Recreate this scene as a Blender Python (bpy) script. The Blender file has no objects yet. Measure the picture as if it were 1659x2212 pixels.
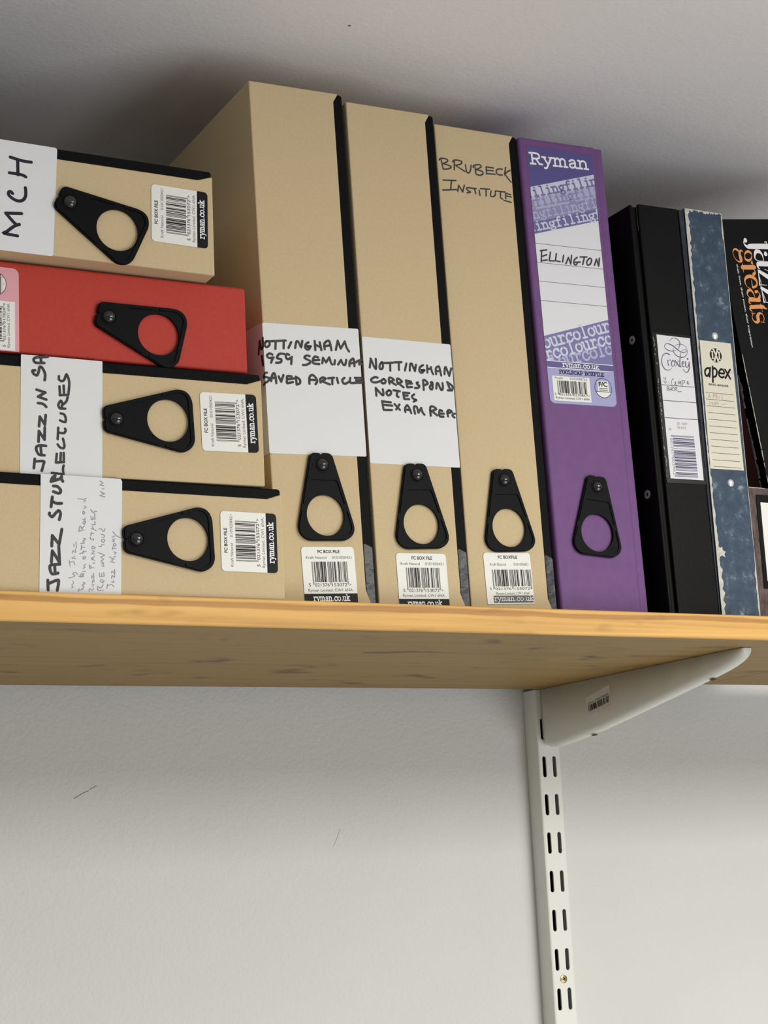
import bpy, bmesh, math
from mathutils import Matrix, Vector, geometry

# ------------------------------------------------------------------ camera, world, lamps, exposure
SC = bpy.context.scene
COL = SC.collection
CAM = bpy.data.cameras.new('camera')
CAM.sensor_fit = 'HORIZONTAL'; CAM.sensor_width = 36.0; CAM.lens = 82.1079
CAM.clip_start = 0.02; CAM.clip_end = 30
cam = bpy.data.objects.new('camera', CAM); COL.objects.link(cam)
cam.matrix_world = Matrix([[0.885171, -0.053677, -0.462158, -0.493628], [-0.462936, -0.200871, -0.863331, -1.027453], [-0.046493, 0.978146, -0.202655, -0.178575], [0, 0, 0, 1]])
SC.camera = cam

SC.view_settings.view_transform = 'Standard'; SC.view_settings.look = 'None'
SC.view_settings.gamma = 1.0; SC.view_settings.use_curve_mapping = False
SC.view_settings.exposure = 0.0

WORLD = bpy.data.worlds.new('room_light'); SC.world = WORLD; WORLD.use_nodes = True
bg = WORLD.node_tree.nodes['Background']
bg.inputs[0].default_value = (1.0, 0.965, 0.93, 1); bg.inputs[1].default_value = 0.28

def area_lamp(name, loc, aim, sx, sy, watts, col):
    l = bpy.data.lights.new(name, 'AREA'); l.shape = 'RECTANGLE'; l.size = sx; l.size_y = sy
    l.energy = watts; l.color = col
    o = bpy.data.objects.new(name, l); COL.objects.link(o)
    o.location = loc
    d = Vector(aim) - Vector(loc)
    o.rotation_euler = d.to_track_quat('-Z', 'Y').to_euler()
    return o
area_lamp('ceiling_lamp', (0.8, -1.6, 0.405), (0.8, -1.6, -2), 0.6, 1.2, 53, (1.0, 0.97, 0.88))
area_lamp('low_fill_light', (1.3, -2.4, -1.3), (0.2, -0.1, 0.75), 1.8, 1.5, 35, (0.95, 0.965, 1.0))  # unseen fill added low in front, aimed up to brighten the ceiling

# ------------------------------------------------------------------ materials
def mat(name, base, rough=0.6, spec=0.5, metal=0.0, var=None, vscale=200.0, bump=0.0, bscale=400.0, coat=0.0, stretch=None):
    m = bpy.data.materials.new(name); m.use_nodes = True
    nt = m.node_tree; N = nt.nodes; b = N['Principled BSDF']
    b.inputs['Base Color'].default_value = (*base, 1); b.inputs['Roughness'].default_value = rough
    b.inputs['Metallic'].default_value = metal
    b.inputs['Specular IOR Level'].default_value = spec
    b.inputs['Coat Weight'].default_value = coat
    tc = N.new('ShaderNodeTexCoord'); mp = N.new('ShaderNodeMapping')
    nt.links.new(tc.outputs['Object'], mp.inputs['Vector'])
    if stretch: mp.inputs['Scale'].default_value = stretch
    if var:
        n = N.new('ShaderNodeTexNoise'); n.inputs['Scale'].default_value = vscale; n.inputs['Detail'].default_value = 5
        nt.links.new(mp.outputs[0], n.inputs['Vector'])
        r = N.new('ShaderNodeValToRGB'); r.color_ramp.elements[0].position = 0.3; r.color_ramp.elements[1].position = 0.7
        r.color_ramp.elements[0].color = (*var, 1); r.color_ramp.elements[1].color = (*base, 1)
        nt.links.new(n.outputs['Fac'], r.inputs[0]); nt.links.new(r.outputs[0], b.inputs['Base Color'])
    if bump:
        n = N.new('ShaderNodeTexNoise'); n.inputs['Scale'].default_value = bscale; n.inputs['Detail'].default_value = 3
        nt.links.new(mp.outputs[0], n.inputs['Vector'])
        bp = N.new('ShaderNodeBump'); bp.inputs['Strength'].default_value = bump; bp.inputs['Distance'].default_value = 0.001
        nt.links.new(n.outputs['Fac'], bp.inputs['Height']); nt.links.new(bp.outputs[0], b.inputs['Normal'])
    return m

def ramp(nt, stops):
    r = nt.nodes.new('ShaderNodeValToRGB'); e = r.color_ramp.elements
    while len(e) < len(stops): e.new(0.5)
    for i, (p, c) in enumerate(stops): e[i].position = p; e[i].color = (*c, 1)
    return r

M = {}
M['wall'] = mat('wall_paint', (0.65, 0.655, 0.63), 0.7, 0.3, var=(0.63, 0.635, 0.61), vscale=9, bump=0.5, bscale=330)
M['ceiling'] = mat('ceiling_paint', (0.90, 0.885, 0.885), 0.75, 0.2, var=(0.87, 0.855, 0.855), vscale=7, bump=0.35, bscale=300)
M['floor'] = mat('carpet', (0.42, 0.40, 0.37), 0.95, 0.1, bump=0.5, bscale=500)
M['kraft'] = mat('kraft_board', (0.62, 0.49, 0.295), 0.75, 0.2, var=(0.575, 0.45, 0.265), vscale=500, bump=0.04, bscale=900)
M['black_cloth'] = mat('black_bookcloth', (0.004, 0.004, 0.0045), 0.55, 0.08, bump=0.25, bscale=500)
M['black_tape'] = mat('black_glossy_tape', (0.013, 0.017, 0.024), 0.33, 0.3, bump=0.55, bscale=110)
M['red'] = mat('red_board', (0.49, 0.044, 0.028), 0.55, 0.3, var=(0.45, 0.039, 0.025), vscale=350, bump=0.15, bscale=900)
M['purple'] = mat('purple_board', (0.168, 0.073, 0.225), 0.55, 0.3, var=(0.148, 0.063, 0.198), vscale=120, bump=0.15, bscale=900)
M['plastic'] = mat('black_plastic', (0.004, 0.004, 0.005), 0.5, 0.09, bump=0.08, bscale=1500)
M['rivet'] = mat('black_rivet', (0.012, 0.012, 0.013), 0.14, 0.7)
M['paper'] = mat('white_paper', (0.745, 0.76, 0.765), 0.7, 0.25)
M['sticker'] = mat('cream_white_sticker', (0.80, 0.80, 0.75), 0.45, 0.4)
M['ink'] = mat('black_ink', (0.008, 0.008, 0.009), 0.5, 0.15)
M['grey_ink'] = mat('grey_ink', (0.13, 0.13, 0.13), 0.6, 0.3)
M['marker'] = mat('black_marker', (0.036, 0.034, 0.037), 0.6, 0.2, var=(0.075, 0.073, 0.076), vscale=500)
M['marker_blue'] = mat('blue_black_marker', (0.014, 0.013, 0.025), 0.6, 0.3)
M['pencil'] = mat('pencil', (0.22, 0.22, 0.24), 0.6, 0.3, var=(0.40, 0.40, 0.42), vscale=900)
M['faint'] = mat('faded_pink_pencil', (0.42, 0.32, 0.27), 0.7, 0.2)
M['print_white'] = mat('white_print', (0.85, 0.85, 0.85), 0.45, 0.4)
M['label_white'] = mat('label_white', (0.74, 0.74, 0.77), 0.5, 0.35)
M['navy_violet'] = mat('violet_blue_print', (0.085, 0.075, 0.25), 0.4, 0.4)
for i, c in enumerate([(0.60, 0.60, 0.74), (0.42, 0.42, 0.62), (0.26, 0.26, 0.45), (0.14, 0.135, 0.34)]):
    M['tint%d' % i] = mat('violet_tint', c, 0.4, 0.4)
M['mid_violet'] = mat('mid_violet_print', (0.17, 0.16, 0.37), 0.4, 0.4)
M['soft_violet'] = mat('soft_violet_print', (0.33, 0.33, 0.58), 0.4, 0.4)
M['pink'] = mat('pink_print', (0.72, 0.36, 0.40), 0.45, 0.4)
M['label_mauve'] = mat('dark_mauve_ink', (0.10, 0.05, 0.07), 0.5, 0.3)
M['binder_black'] = mat('black_vinyl', (0.004, 0.004, 0.0045), 0.42, 0.1, bump=0.12, bscale=700)
M['pocket'] = mat('clear_pocket_over_black', (0.006, 0.006, 0.007), 0.25, 0.22)
M['frayed'] = mat('frayed_plastic', (0.55, 0.53, 0.47), 0.5, 0.3)
M['steel'] = mat('steel', (0.75, 0.76, 0.78), 0.34, 0.5, metal=0.55)
M['dull_nickel'] = mat('dull_nickel', (0.50, 0.46, 0.45), 0.4, 0.5, metal=0.35)
M['dark_hole'] = mat('dark_hole', (0.01, 0.01, 0.01), 0.8, 0.1)
M['cream'] = mat('cream_card', (0.72, 0.68, 0.56), 0.6, 0.3)
M['worn'] = mat('worn_board', (0.68, 0.65, 0.55), 0.8, 0.2, var=(0.45, 0.45, 0.42), vscale=300)
M['slate_ink'] = mat('slate_ink', (0.10, 0.09, 0.14), 0.5, 0.3)
M['barcode_violet'] = mat('violet_black_ink', (0.06, 0.05, 0.13), 0.5, 0.3)
M['rust'] = mat('rusty_hole', (0.085, 0.05, 0.03), 0.8, 0.1)
M['brass'] = mat('brass_screw', (0.50, 0.38, 0.18), 0.3, 0.5, metal=1.0)
M['white_metal'] = mat('white_enamel', (0.75, 0.765, 0.715), 0.38, 0.5, bump=0.03, bscale=700)
M['bracket_sticker'] = mat('clear_sticker', (0.60, 0.57, 0.50), 0.35, 0.4)
M['orange'] = mat('orange_print', (0.80, 0.33, 0.10), 0.4, 0.4)
M['gloss_black'] = mat('gloss_black_card', (0.0045, 0.0045, 0.005), 0.3, 0.12)
M['maroon'] = mat('maroon_lining', (0.055, 0.014, 0.014), 0.7, 0.2)
M['leather'] = mat('brown_leatherette', (0.14, 0.085, 0.075), 0.5, 0.4, var=(0.022, 0.014, 0.013), vscale=260, bump=0.4, bscale=400, stretch=(1, 1, 0.45))

def pine(name, light, mid, dark, knots, streak):
    """pine boards: fine grain along x, brown knots, and (streak) one dark heartwood line at a set height"""
    m = bpy.data.materials.new(name); m.use_nodes = True; nt = m.node_tree; N = nt.nodes; b = N['Principled BSDF']; Lk = nt.links.new
    tc = N.new('ShaderNodeTexCoord')
    def noise(scale3, detail, dist=0.0):
        mp = N.new('ShaderNodeMapping'); mp.inputs['Scale'].default_value = scale3; Lk(tc.outputs['Object'], mp.inputs['Vector'])
        n = N.new('ShaderNodeTexNoise'); n.inputs['Scale'].default_value = 1.0; n.inputs['Detail'].default_value = detail; n.inputs['Distortion'].default_value = dist
        Lk(mp.outputs[0], n.inputs['Vector']); return n
    def mult(a, c, mode='MULTIPLY', fac=1.0):
        x = N.new('ShaderNodeMix'); x.data_type = 'RGBA'; x.blend_type = mode; x.inputs[0].default_value = fac; Lk(a, x.inputs[6]); Lk(c, x.inputs[7]); return x.outputs[2]
    n = noise((3.0, 95, 170), 5, 0.5)
    r = ramp(nt, [(0.30, dark), (0.48, mid), (0.66, light)]); Lk(n.outputs['Fac'], r.inputs[0]); col = r.outputs[0]
    if streak: kn = noise((16, 60, 60), 2)
    else: kn = noise((19, 34, 0), 3, 0.8)
    r2 = ramp(nt, [(0.29, (knots, knots * 0.93, knots * 0.85)), (0.345, (0.80, 0.78, 0.74)), (0.42, (1, 1, 1))]); Lk(kn.outputs['Fac'], r2.inputs[0]); col = mult(col, r2.outputs[0])
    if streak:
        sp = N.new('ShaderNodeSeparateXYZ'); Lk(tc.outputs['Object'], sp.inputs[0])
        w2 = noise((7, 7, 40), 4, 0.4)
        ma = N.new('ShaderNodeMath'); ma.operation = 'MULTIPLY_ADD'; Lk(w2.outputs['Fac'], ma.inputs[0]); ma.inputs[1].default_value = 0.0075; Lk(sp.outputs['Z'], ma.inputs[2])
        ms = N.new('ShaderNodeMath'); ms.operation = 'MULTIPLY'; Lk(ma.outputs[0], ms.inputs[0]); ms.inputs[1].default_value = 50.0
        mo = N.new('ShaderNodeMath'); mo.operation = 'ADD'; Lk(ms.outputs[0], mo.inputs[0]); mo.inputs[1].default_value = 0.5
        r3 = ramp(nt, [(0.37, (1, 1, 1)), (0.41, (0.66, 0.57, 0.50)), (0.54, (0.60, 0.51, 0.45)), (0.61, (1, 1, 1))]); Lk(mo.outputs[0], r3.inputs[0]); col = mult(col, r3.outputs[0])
    Lk(col, b.inputs['Base Color'])
    b.inputs['Roughness'].default_value = 0.5; b.inputs['Specular IOR Level'].default_value = 0.35
    bp = N.new('ShaderNodeBump'); bp.inputs['Strength'].default_value = 0.10; bp.inputs['Distance'].default_value = 0.001
    Lk(n.outputs['Fac'], bp.inputs['Height']); Lk(bp.outputs[0], b.inputs['Normal'])
    return m
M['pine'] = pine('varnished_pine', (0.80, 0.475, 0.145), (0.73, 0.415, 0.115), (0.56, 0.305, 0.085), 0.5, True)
M['pine_shaded'] = pine('shaded_pine', (0.295, 0.182, 0.046), (0.27, 0.165, 0.041), (0.225, 0.135, 0.034), 0.42, False)  # same varnished pine, darkened so the underside's shade is in the colour

def marbled():
    m = bpy.data.materials.new('worn_blue_marbled_paper'); m.use_nodes = True; nt = m.node_tree; N = nt.nodes; b = N['Principled BSDF']
    tc = N.new('ShaderNodeTexCoord')
    n = N.new('ShaderNodeTexNoise'); n.inputs['Scale'].default_value = 85; n.inputs['Detail'].default_value = 9; n.inputs['Roughness'].default_value = 0.74; n.inputs['Distortion'].default_value = 0.15
    nt.links.new(tc.outputs['Object'], n.inputs['Vector'])
    r = ramp(nt, [(0.43, (0.016, 0.040, 0.080)), (0.56, (0.036, 0.068, 0.108)), (0.63, (0.11, 0.165, 0.22)), (0.72, (0.42, 0.47, 0.49))])
    nt.links.new(n.outputs['Fac'], r.inputs[0]); nt.links.new(r.outputs[0], b.inputs['Base Color'])
    b.inputs['Roughness'].default_value = 0.6
    return m
M['marbled'] = marbled()
M['navy_worn'] = mat('worn_navy_cloth', (0.030, 0.036, 0.05), 0.6, 0.3, var=(0.010, 0.012, 0.018), vscale=160, bump=0.3, bscale=500)

# ------------------------------------------------------------------ mesh helpers (local units: millimetres)
MM = 0.001
class Geo:
    """collects faces with materials and links them as ONE mesh object; x right, y into the wall, z up (mm)"""
    def __init__(self): self.v = []; self.f = []; self.m = []; self.names = []; self.lift = 0.0
    def mi(self, name):
        if name not in self.names: self.names.append(name)
        return self.names.index(name)
    def face(self, pts, m):
        k = len(self.v); self.v += [tuple(p) for p in pts]; self.f.append(tuple(range(k, k + len(pts)))); self.m.append(self.mi(m))
    def flat(self, pts, y, m):
        a = sum(pts[i][0] * pts[(i + 1) % len(pts)][1] - pts[(i + 1) % len(pts)][0] * pts[i][1] for i in range(len(pts)))
        if a < 0: pts = pts[::-1]
        self.face([(p[0], y, p[1]) for p in pts], m)
    def prism(self, pts, y0, y1, m, side=None, holes=()):
        side = side or m
        loops = [list(pts)] + [list(h) for h in holes]
        def area(q): return sum(q[i][0] * q[(i + 1) % len(q)][1] - q[(i + 1) % len(q)][0] * q[i][1] for i in range(len(q)))
        if area(loops[0]) < 0: loops[0].reverse()
        for i in range(1, len(loops)):
            if area(loops[i]) > 0: loops[i].reverse()
        flat = [p for q in loops for p in q]
        base = len(self.v); n = len(flat)
        self.v += [(p[0], y0, p[1]) for p in flat] + [(p[0], y1, p[1]) for p in flat]
        k = self.mi(m); ks = self.mi(side)
        if holes:
            tris = geometry.tessellate_polygon([[Vector((p[0], p[1], 0)) for p in q] for q in loops])
            for t in tris:
                a, b, c = t
                ar = (flat[b][0] - flat[a][0]) * (flat[c][1] - flat[a][1]) - (flat[c][0] - flat[a][0]) * (flat[b][1] - flat[a][1])
                if abs(ar) < 1e-9: continue
                if ar < 0: a, b, c = a, c, b
                self.f.append((base + a, base + b, base + c)); self.m.append(k)
                self.f.append((base + n + a, base + n + c, base + n + b)); self.m.append(k)
        else:
            self.f.append(tuple(range(base, base + n))); self.m.append(k)
            self.f.append(tuple(range(base + 2 * n - 1, base + n - 1, -1))); self.m.append(k)
        s = 0
        for q in loops:
            for i in range(len(q)):
                j = (i + 1) % len(q)
                self.f.append((base + s + j, base + s + i, base + n + s + i, base + n + s + j)); self.m.append(ks)
            s += len(q)
    def box(self, x0, x1, y0, y1, z0, z1, m): self.prism([(x0, z0), (x1, z0), (x1, z1), (x0, z1)], y0, y1, m)
    def disc(self, c, r, y, m, n=14, rz=None): self.flat([(c[0] + r * math.cos(6.2832 * i / n), c[1] + (rz or r) * math.sin(6.2832 * i / n)) for i in range(n)], y, m)
    def ring(self, c, r0, r1, y, m, n=40, k=1.0):
        for i in range(n):
            a, b = 6.28319 * i / n, 6.28319 * (i + 1) / n
            self.flat([(c[0] + r * k * math.cos(t), c[1] + r * math.sin(t)) for r, t in ((r0, a), (r0, b), (r1, b), (r1, a))], y, m)
    def stroke(self, pts, w, y, m, smooth=True, caps=True):
        """a pen stroke; points may carry their own width as a third number"""
        P = [(p[0], p[1], p[2] if len(p) > 2 else w) for p in pts]
        if smooth and len(P) > 2:
            Q = []
            for i in range(len(P) - 1):
                p0, p1, p2, p3 = P[max(i - 1, 0)], P[i], P[i + 1], P[min(i + 2, len(P) - 1)]
                for s in range(4):
                    t = s / 4
                    Q.append(tuple(0.5 * (2 * p1[k] + (p2[k] - p0[k]) * t + (2 * p0[k] - 5 * p1[k] + 4 * p2[k] - p3[k]) * t * t + (3 * p1[k] - p0[k] - 3 * p2[k] + p3[k]) * t ** 3) for k in range(2)) + (p1[2] + (p2[2] - p1[2]) * t,))
            P = Q + [P[-1]]
        K = [P[0]]
        for p in P[1:]:
            if math.hypot(p[0] - K[-1][0], p[1] - K[-1][1]) > 0.03: K.append(p)
        if len(K) < 2: return self.disc(K[0], K[0][2] / 2, y, m, 12)
        self.lift += 0.004; y = y - self.lift % 0.12
        D = [Vector((b[0] - a[0], b[1] - a[1])).normalized() for a, b in zip(K, K[1:])]
        lt, rt = [], []
        for i, p in enumerate(K):
            a, b = D[max(i - 1, 0)], D[min(i, len(D) - 1)]
            t = (a + b); t = t.normalized() if t.length > 0.2 else b
            k = min(1.35, 1 / max(0.3, t.dot(b))) * p[2] / 2
            lt.append((p[0] - t.y * k, p[1] + t.x * k)); rt.append((p[0] + t.y * k, p[1] - t.x * k))
        for i in range(len(K) - 1): self.flat([rt[i], rt[i + 1], lt[i + 1], lt[i]], y, m)
        if caps:
            for c, d, w_ in ((K[0], -D[0], K[0][2] / 2), (K[-1], D[-1], K[-1][2] / 2)):
                a0 = math.atan2(d.y, d.x) - math.pi / 2
                self.flat([(c[0] + w_ * math.cos(a0 + math.pi * q / 6), c[1] + w_ * math.sin(a0 + math.pi * q / 6)) for q in range(7)], y, m)
    def xf(self, start, fn): self.v[start:] = [fn(p) for p in self.v[start:]]
    def build(self, name, parent=None, bevel=0.0, seg=2, smooth=False):
        me = bpy.data.meshes.new(name)
        me.from_pydata([(a * MM, b * MM, c * MM) for a, b, c in self.v], [], self.f)
        for n in self.names: me.materials.append(M[n])
        for p, k in zip(me.polygons, self.m): p.material_index = k; p.use_smooth = smooth
        me.update()
        o = bpy.data.objects.new(name, me); COL.objects.link(o)
        if parent: o.parent = parent
        if bevel:
            b = o.modifiers.new('rounded_edges', 'BEVEL'); b.width = bevel * MM; b.segments = seg; b.limit_method = 'ANGLE'; b.angle_limit = math.radians(40)
        return o

def rounded(pts, rad, n=6):
    out = []
    for i in range(len(pts)):
        p0, p, p1 = Vector(pts[i - 1]), Vector(pts[i]), Vector(pts[(i + 1) % len(pts)])
        r = rad[i] if isinstance(rad, (list, tuple)) else rad
        if r <= 0: out.append(tuple(p)); continue
        a, b = (p0 - p).normalized(), (p1 - p).normalized()
        th = math.acos(max(-1, min(1, a.dot(b)))); t = min(r / math.tan(th / 2), (p0 - p).length * 0.49, (p1 - p).length * 0.49)
        r = t * math.tan(th / 2); c = p + (a + b).normalized() * (r / math.sin(th / 2))
        s, e = p + a * t - c, p + b * t - c
        a0 = math.atan2(s.y, s.x); da = (math.atan2(e.y, e.x) - a0 + math.pi) % (2 * math.pi) - math.pi
        out += [(c.x + r * math.cos(a0 + da * k / n), c.y + r * math.sin(a0 + da * k / n)) for k in range(n + 1)]
    return out

_T = {}
def glyphs(s, bold=0.0):
    if (s, bold) not in _T:
        cu = bpy.data.curves.new('lettering', 'FONT'); cu.body = s; cu.offset = bold; cu.resolution_u = 3
        o = bpy.data.objects.new('lettering', cu); COL.objects.link(o)
        me = o.evaluated_get(bpy.context.evaluated_depsgraph_get()).to_mesh()
        _T[(s, bold)] = ([(v.co.x, v.co.y) for v in me.vertices], [tuple(p.vertices) for p in me.polygons])
        o.to_mesh_clear(); bpy.data.objects.remove(o); bpy.data.curves.remove(cu)
    return _T[(s, bold)]
CAP = None
def text(g, s, p0, p1, cap, y, m, bold=0.0):
    """printed sans lettering from p0 to p1 (its baseline), capital height cap"""
    global CAP
    if CAP is None: CAP = max(v[1] for v in glyphs('H')[0])
    vs, fs = glyphs(s, bold)
    x0, x1 = min(v[0] for v in vs), max(v[0] for v in vs)
    ux, uz = p1[0] - p0[0], p1[1] - p0[1]; ln = math.hypot(ux, uz); nx, nz = -uz / ln, ux / ln
    q = [(p0[0] + ux * (v[0] - x0) / (x1 - x0) + nx * v[1] / CAP * cap, p0[1] + uz * (v[0] - x0) / (x1 - x0) + nz * v[1] / CAP * cap) for v in vs]
    for f in fs: g.flat([q[i] for i in f], y, m)

# slab-serif typewriter letters as pen strokes (x-height 1)
SLAB = {
 'r': (1.0, [[(.3,0),(.3,1)],[(.05,0),(.65,0)],[(.08,1),(.3,1)],[(.3,.65),(.5,.93),(.75,1),(.88,.85)]]),
 'y': (1.1, [[(.12,1),(.52,.05)],[(.92,1),(.52,.05),(.32,-.4),(.1,-.42)],[(-.05,1),(.32,1)],[(.72,1),(1.07,1)]]),
 'm': (1.65, [[(.2,0),(.2,1)],[(0,1),(.2,1)],[(.2,.72),(.4,1),(.62,.98),(.75,.75),(.75,0)],[(.75,.72),(.95,1),(1.17,.98),(1.3,.75),(1.3,0)],[(0,0),(.4,0)],[(.6,0),(.92,0)],[(1.15,0),(1.52,0)]]),
 'a': (1.1, [[(.15,.82),(.4,1),(.62,.97),(.75,.75),(.75,.15),(.85,0),(1,0)],[(.75,.58),(.4,.55),(.15,.32),(.22,.06),(.5,0),(.75,.22)]]),
 'n': (1.2, [[(.2,0),(.2,1)],[(0,1),(.2,1)],[(.2,.7),(.45,1),(.7,.97),(.85,.72),(.85,0)],[(0,0),(.42,0)],[(.65,0),(1.07,0)]]),
 '.': (.6, [[(.28,.05),(.32,.05)],[(.28,.12),(.32,.12)]]),
 'c': (1.05, [[(.85,.72),(.65,1),(.35,.98),(.1,.65),(.12,.28),(.38,0),(.68,.02),(.92,.22)],[(.87,1),(.87,.7)]]),
 'o': (1.1, [[(.5,1),(.15,.8),(.08,.5),(.15,.2),(.5,0),(.85,.2),(.92,.5),(.85,.8),(.5,1)]]),
 'u': (1.2, [[(.2,1),(.2,.3),(.4,0),(.65,.03),(.85,.28)],[(.85,1),(.85,0),(1.07,0)],[(0,1),(.2,1)],[(.62,1),(.85,1)]]),
 'k': (1.15, [[(.2,0),(.2,1.5)],[(0,1.5),(.2,1.5)],[(.8,1),(.22,.45)],[(.42,.62),(.85,0)],[(0,0),(.4,0)],[(.62,0),(1.07,0)],[(.6,1),(1,1)]]),
 'f': (.95, [[(.35,0),(.35,1.15),(.52,1.5),(.78,1.48),(.85,1.38)],[(.1,.98),(.72,.98)],[(.1,0),(.65,0)]]),
 'i': (.8, [[(.4,0),(.4,1)],[(.15,1),(.4,1)],[(.1,0),(.7,0)],[(.38,1.42),(.42,1.42)]]),
 'l': (.8, [[(.4,0),(.4,1.5)],[(.15,1.5),(.4,1.5)],[(.1,0),(.7,0)]]),
 'g': (1.05, [[(.45,1),(.15,.85),(.12,.6),(.25,.36),(.5,.33),(.75,.5),(.76,.8),(.45,1)],[(.72,.92),(1.02,1)],[(.28,.36),(.2,.18),(.4,.08),(.78,.04),(.86,-.18),(.68,-.4),(.28,-.4),(.1,-.2),(.3,.06)]]),
 'R': (1.4, [[(.25,0),(.25,1.4)],[(0,1.4),(.75,1.4),(1.03,1.2),(1.0,.85),(.75,.7),(.25,.7)],[(.65,.7),(.98,.02),(1.28,.02)],[(0,0),(.55,0)]]),
 'F': (1.2, [[(.25,0),(.25,1.4)],[(0,1.4),(1.05,1.4),(1.05,1.1)],[(.25,.72),(.75,.72)],[(0,0),(.55,0)]]),
 'O': (1.3, [[(.6,1.4),(.2,1.15),(.1,.7),(.2,.25),(.6,0),(1,.25),(1.1,.7),(1,1.15),(.6,1.4)]]),
 'L': (1.15, [[(.28,0),(.28,1.4)],[(0,1.4),(.55,1.4)],[(0,0),(1,0),(1,.4)]]),
 'S': (1.15, [[(.9,1.05),(.7,1.38),(.35,1.38),(.12,1.1),(.35,.8),(.75,.62),(.95,.35),(.7,.03),(.3,.03),(.08,.35)],[(.93,1.4),(.93,1.05)],[(.08,0),(.08,.35)]]),
 'C': (1.25, [[(1.05,1.05),(.8,1.38),(.45,1.36),(.12,.95),(.12,.45),(.45,.03),(.8,.03),(1.08,.3)],[(1.07,1.4),(1.07,1.0)]]),
 'A': (1.4, [[(.2,0),(.62,1.4)],[(1.08,0),(.62,1.4)],[(.35,.5),(.92,.5)],[(0,0),(.42,0)],[(.85,0),(1.28,0)]]),
 'P': (1.25, [[(.25,0),(.25,1.4)],[(0,1.4),(.75,1.4),(1.05,1.15),(1,.8),(.75,.62),(.25,.62)],[(0,0),(.6,0)]]),
 'B': (1.25, [[(.25,0),(.25,1.4)],[(0,1.4),(.7,1.4),(.95,1.2),(.92,.9),(.7,.74),(.25,.74)],[(.7,.74),(1.0,.6),(1.03,.2),(.75,0),(0,0)]]),
 'X': (1.35, [[(.15,0),(1.05,1.4)],[(.15,1.4),(1.05,0)],[(0,0),(.4,0)],[(.85,0),(1.22,0)],[(0,1.4),(.4,1.4)],[(.85,1.4),(1.22,1.4)]]),
 'I': (.85, [[(.4,0),(.4,1.4)],[(.1,1.4),(.7,1.4)],[(.1,0),(.7,0)]]),
 'E': (1.2, [[(.25,0),(.25,1.4)],[(0,1.4),(1,1.4),(1,1.1)],[(.25,.72),(.7,.72)],[(0,0),(1.03,0),(1.03,.35)]]),
 ' ': (.8, []),
}
def slab(g, s, p0, p1, xh, y, m, w=0.2, mono=False, clip=None):
    """typewriter lettering: along the baseline p0-p1, or (mono) with first and last letter centred on p0 and p1;
    clip = (x0, x1, z0) cuts it off at the label's edge"""
    ux, uz = p1[0] - p0[0], p1[1] - p0[1]; ln = math.hypot(ux, uz); ux /= ln; uz /= ln
    adv = sum(SLAB[c][0] for c in s) - 0.1
    pitch = ln / max(1, len(s) - 1); sx = pitch / 1.12 if mono else ln / adv
    f0, x = len(g.f), 0
    for i, c in enumerate(s):
        a, st = SLAB[c]
        if mono: x = (i * pitch - (a - 0.1) * sx / 2) / sx if c not in 'il' else (i * pitch - 0.4 * sx) / sx
        for q in st:
            P = [(p0[0] + ux * (x + px) * sx - uz * pz * xh, p0[1] + uz * (x + px) * sx + ux * pz * xh) for px, pz in q]
            g.stroke(P, w * (xh + sx) / 2, y, m, smooth=len(P) > 3)
        x += a
    if clip:
        fs, ms = g.f[f0:], g.m[f0:]; del g.f[f0:]; del g.m[f0:]
        for f, k in zip(fs, ms):
            P = [g.v[i] for i in f]
            for ax, lim, sg in ((0, clip[0], 1), (0, clip[1], -1), (2, clip[2], 1)):
                Q = []
                for a_, b_ in zip(P, P[1:] + P[:1]):
                    ia, ib = (a_[ax] - lim) * sg, (b_[ax] - lim) * sg
                    if ia >= 0: Q.append(a_)
                    if ia * ib < 0: t = ia / (ia - ib); Q.append(tuple(a_[n] + (b_[n] - a_[n]) * t for n in range(3)))
                P = Q
                if len(P) < 3: break
            if len(P) > 2: g.face(P, g.names[k])

def ean13(code):
    Lc = ['0001101','0011001','0010011','0111101','0100011','0110001','0101111','0111011','0110111','0001011']
    par = ['LLLLLL','LLGLGG','LLGGLG','LLGGGL','LGLLGG','LGGLLG','LGGGLL','LGLGLG','LGLGGL','LGGLGL'][int(code[0])]
    s = '101'
    for d, p in zip(code[1:7], par):
        l = Lc[int(d)]
        s += l if p == 'L' else ''.join('1' if c == '0' else '0' for c in l)[::-1]
    s += '01010'
    for d in code[7:]: s += ''.join('1' if c == '0' else '0' for c in Lc[int(d)])
    return s + '101'
def bars(g, code, x0, x1, z0, z1, guard, y, m):
    """bars upright between x0 and x1; guard bars run down past z0"""
    s = ean13(code); n = len(s); i = 0
    while i < n:
        if s[i] == '1':
            j = i
            while j < n and s[j] == '1': j += 1
            gz = guard if (i < 3 or 45 <= i < 50 or i >= 92) else 0
            a, b = x0 + (x1 - x0) * i / n, x0 + (x1 - x0) * j / n
            g.flat([(a, z0 - gz), (b, z0 - gz), (b, z1), (a, z1)], y, m); i = j
        else: i += 1

# ------------------------------------------------------------------ things
def tag(o, label, cat, group=None):
    o['label'] = label; o['category'] = cat
    if group: o['group'] = group
    return o
def struct(o): o['kind'] = 'structure'; return o
def thing(name, key, label, cat, group=None):
    o = bpy.data.objects.new(name, None); COL.objects.link(o); o.empty_display_size = 0.02
    o.matrix_world = Matrix(FR[key]) if isinstance(key, str) else key
    return tag(o, label, cat, group)

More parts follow.
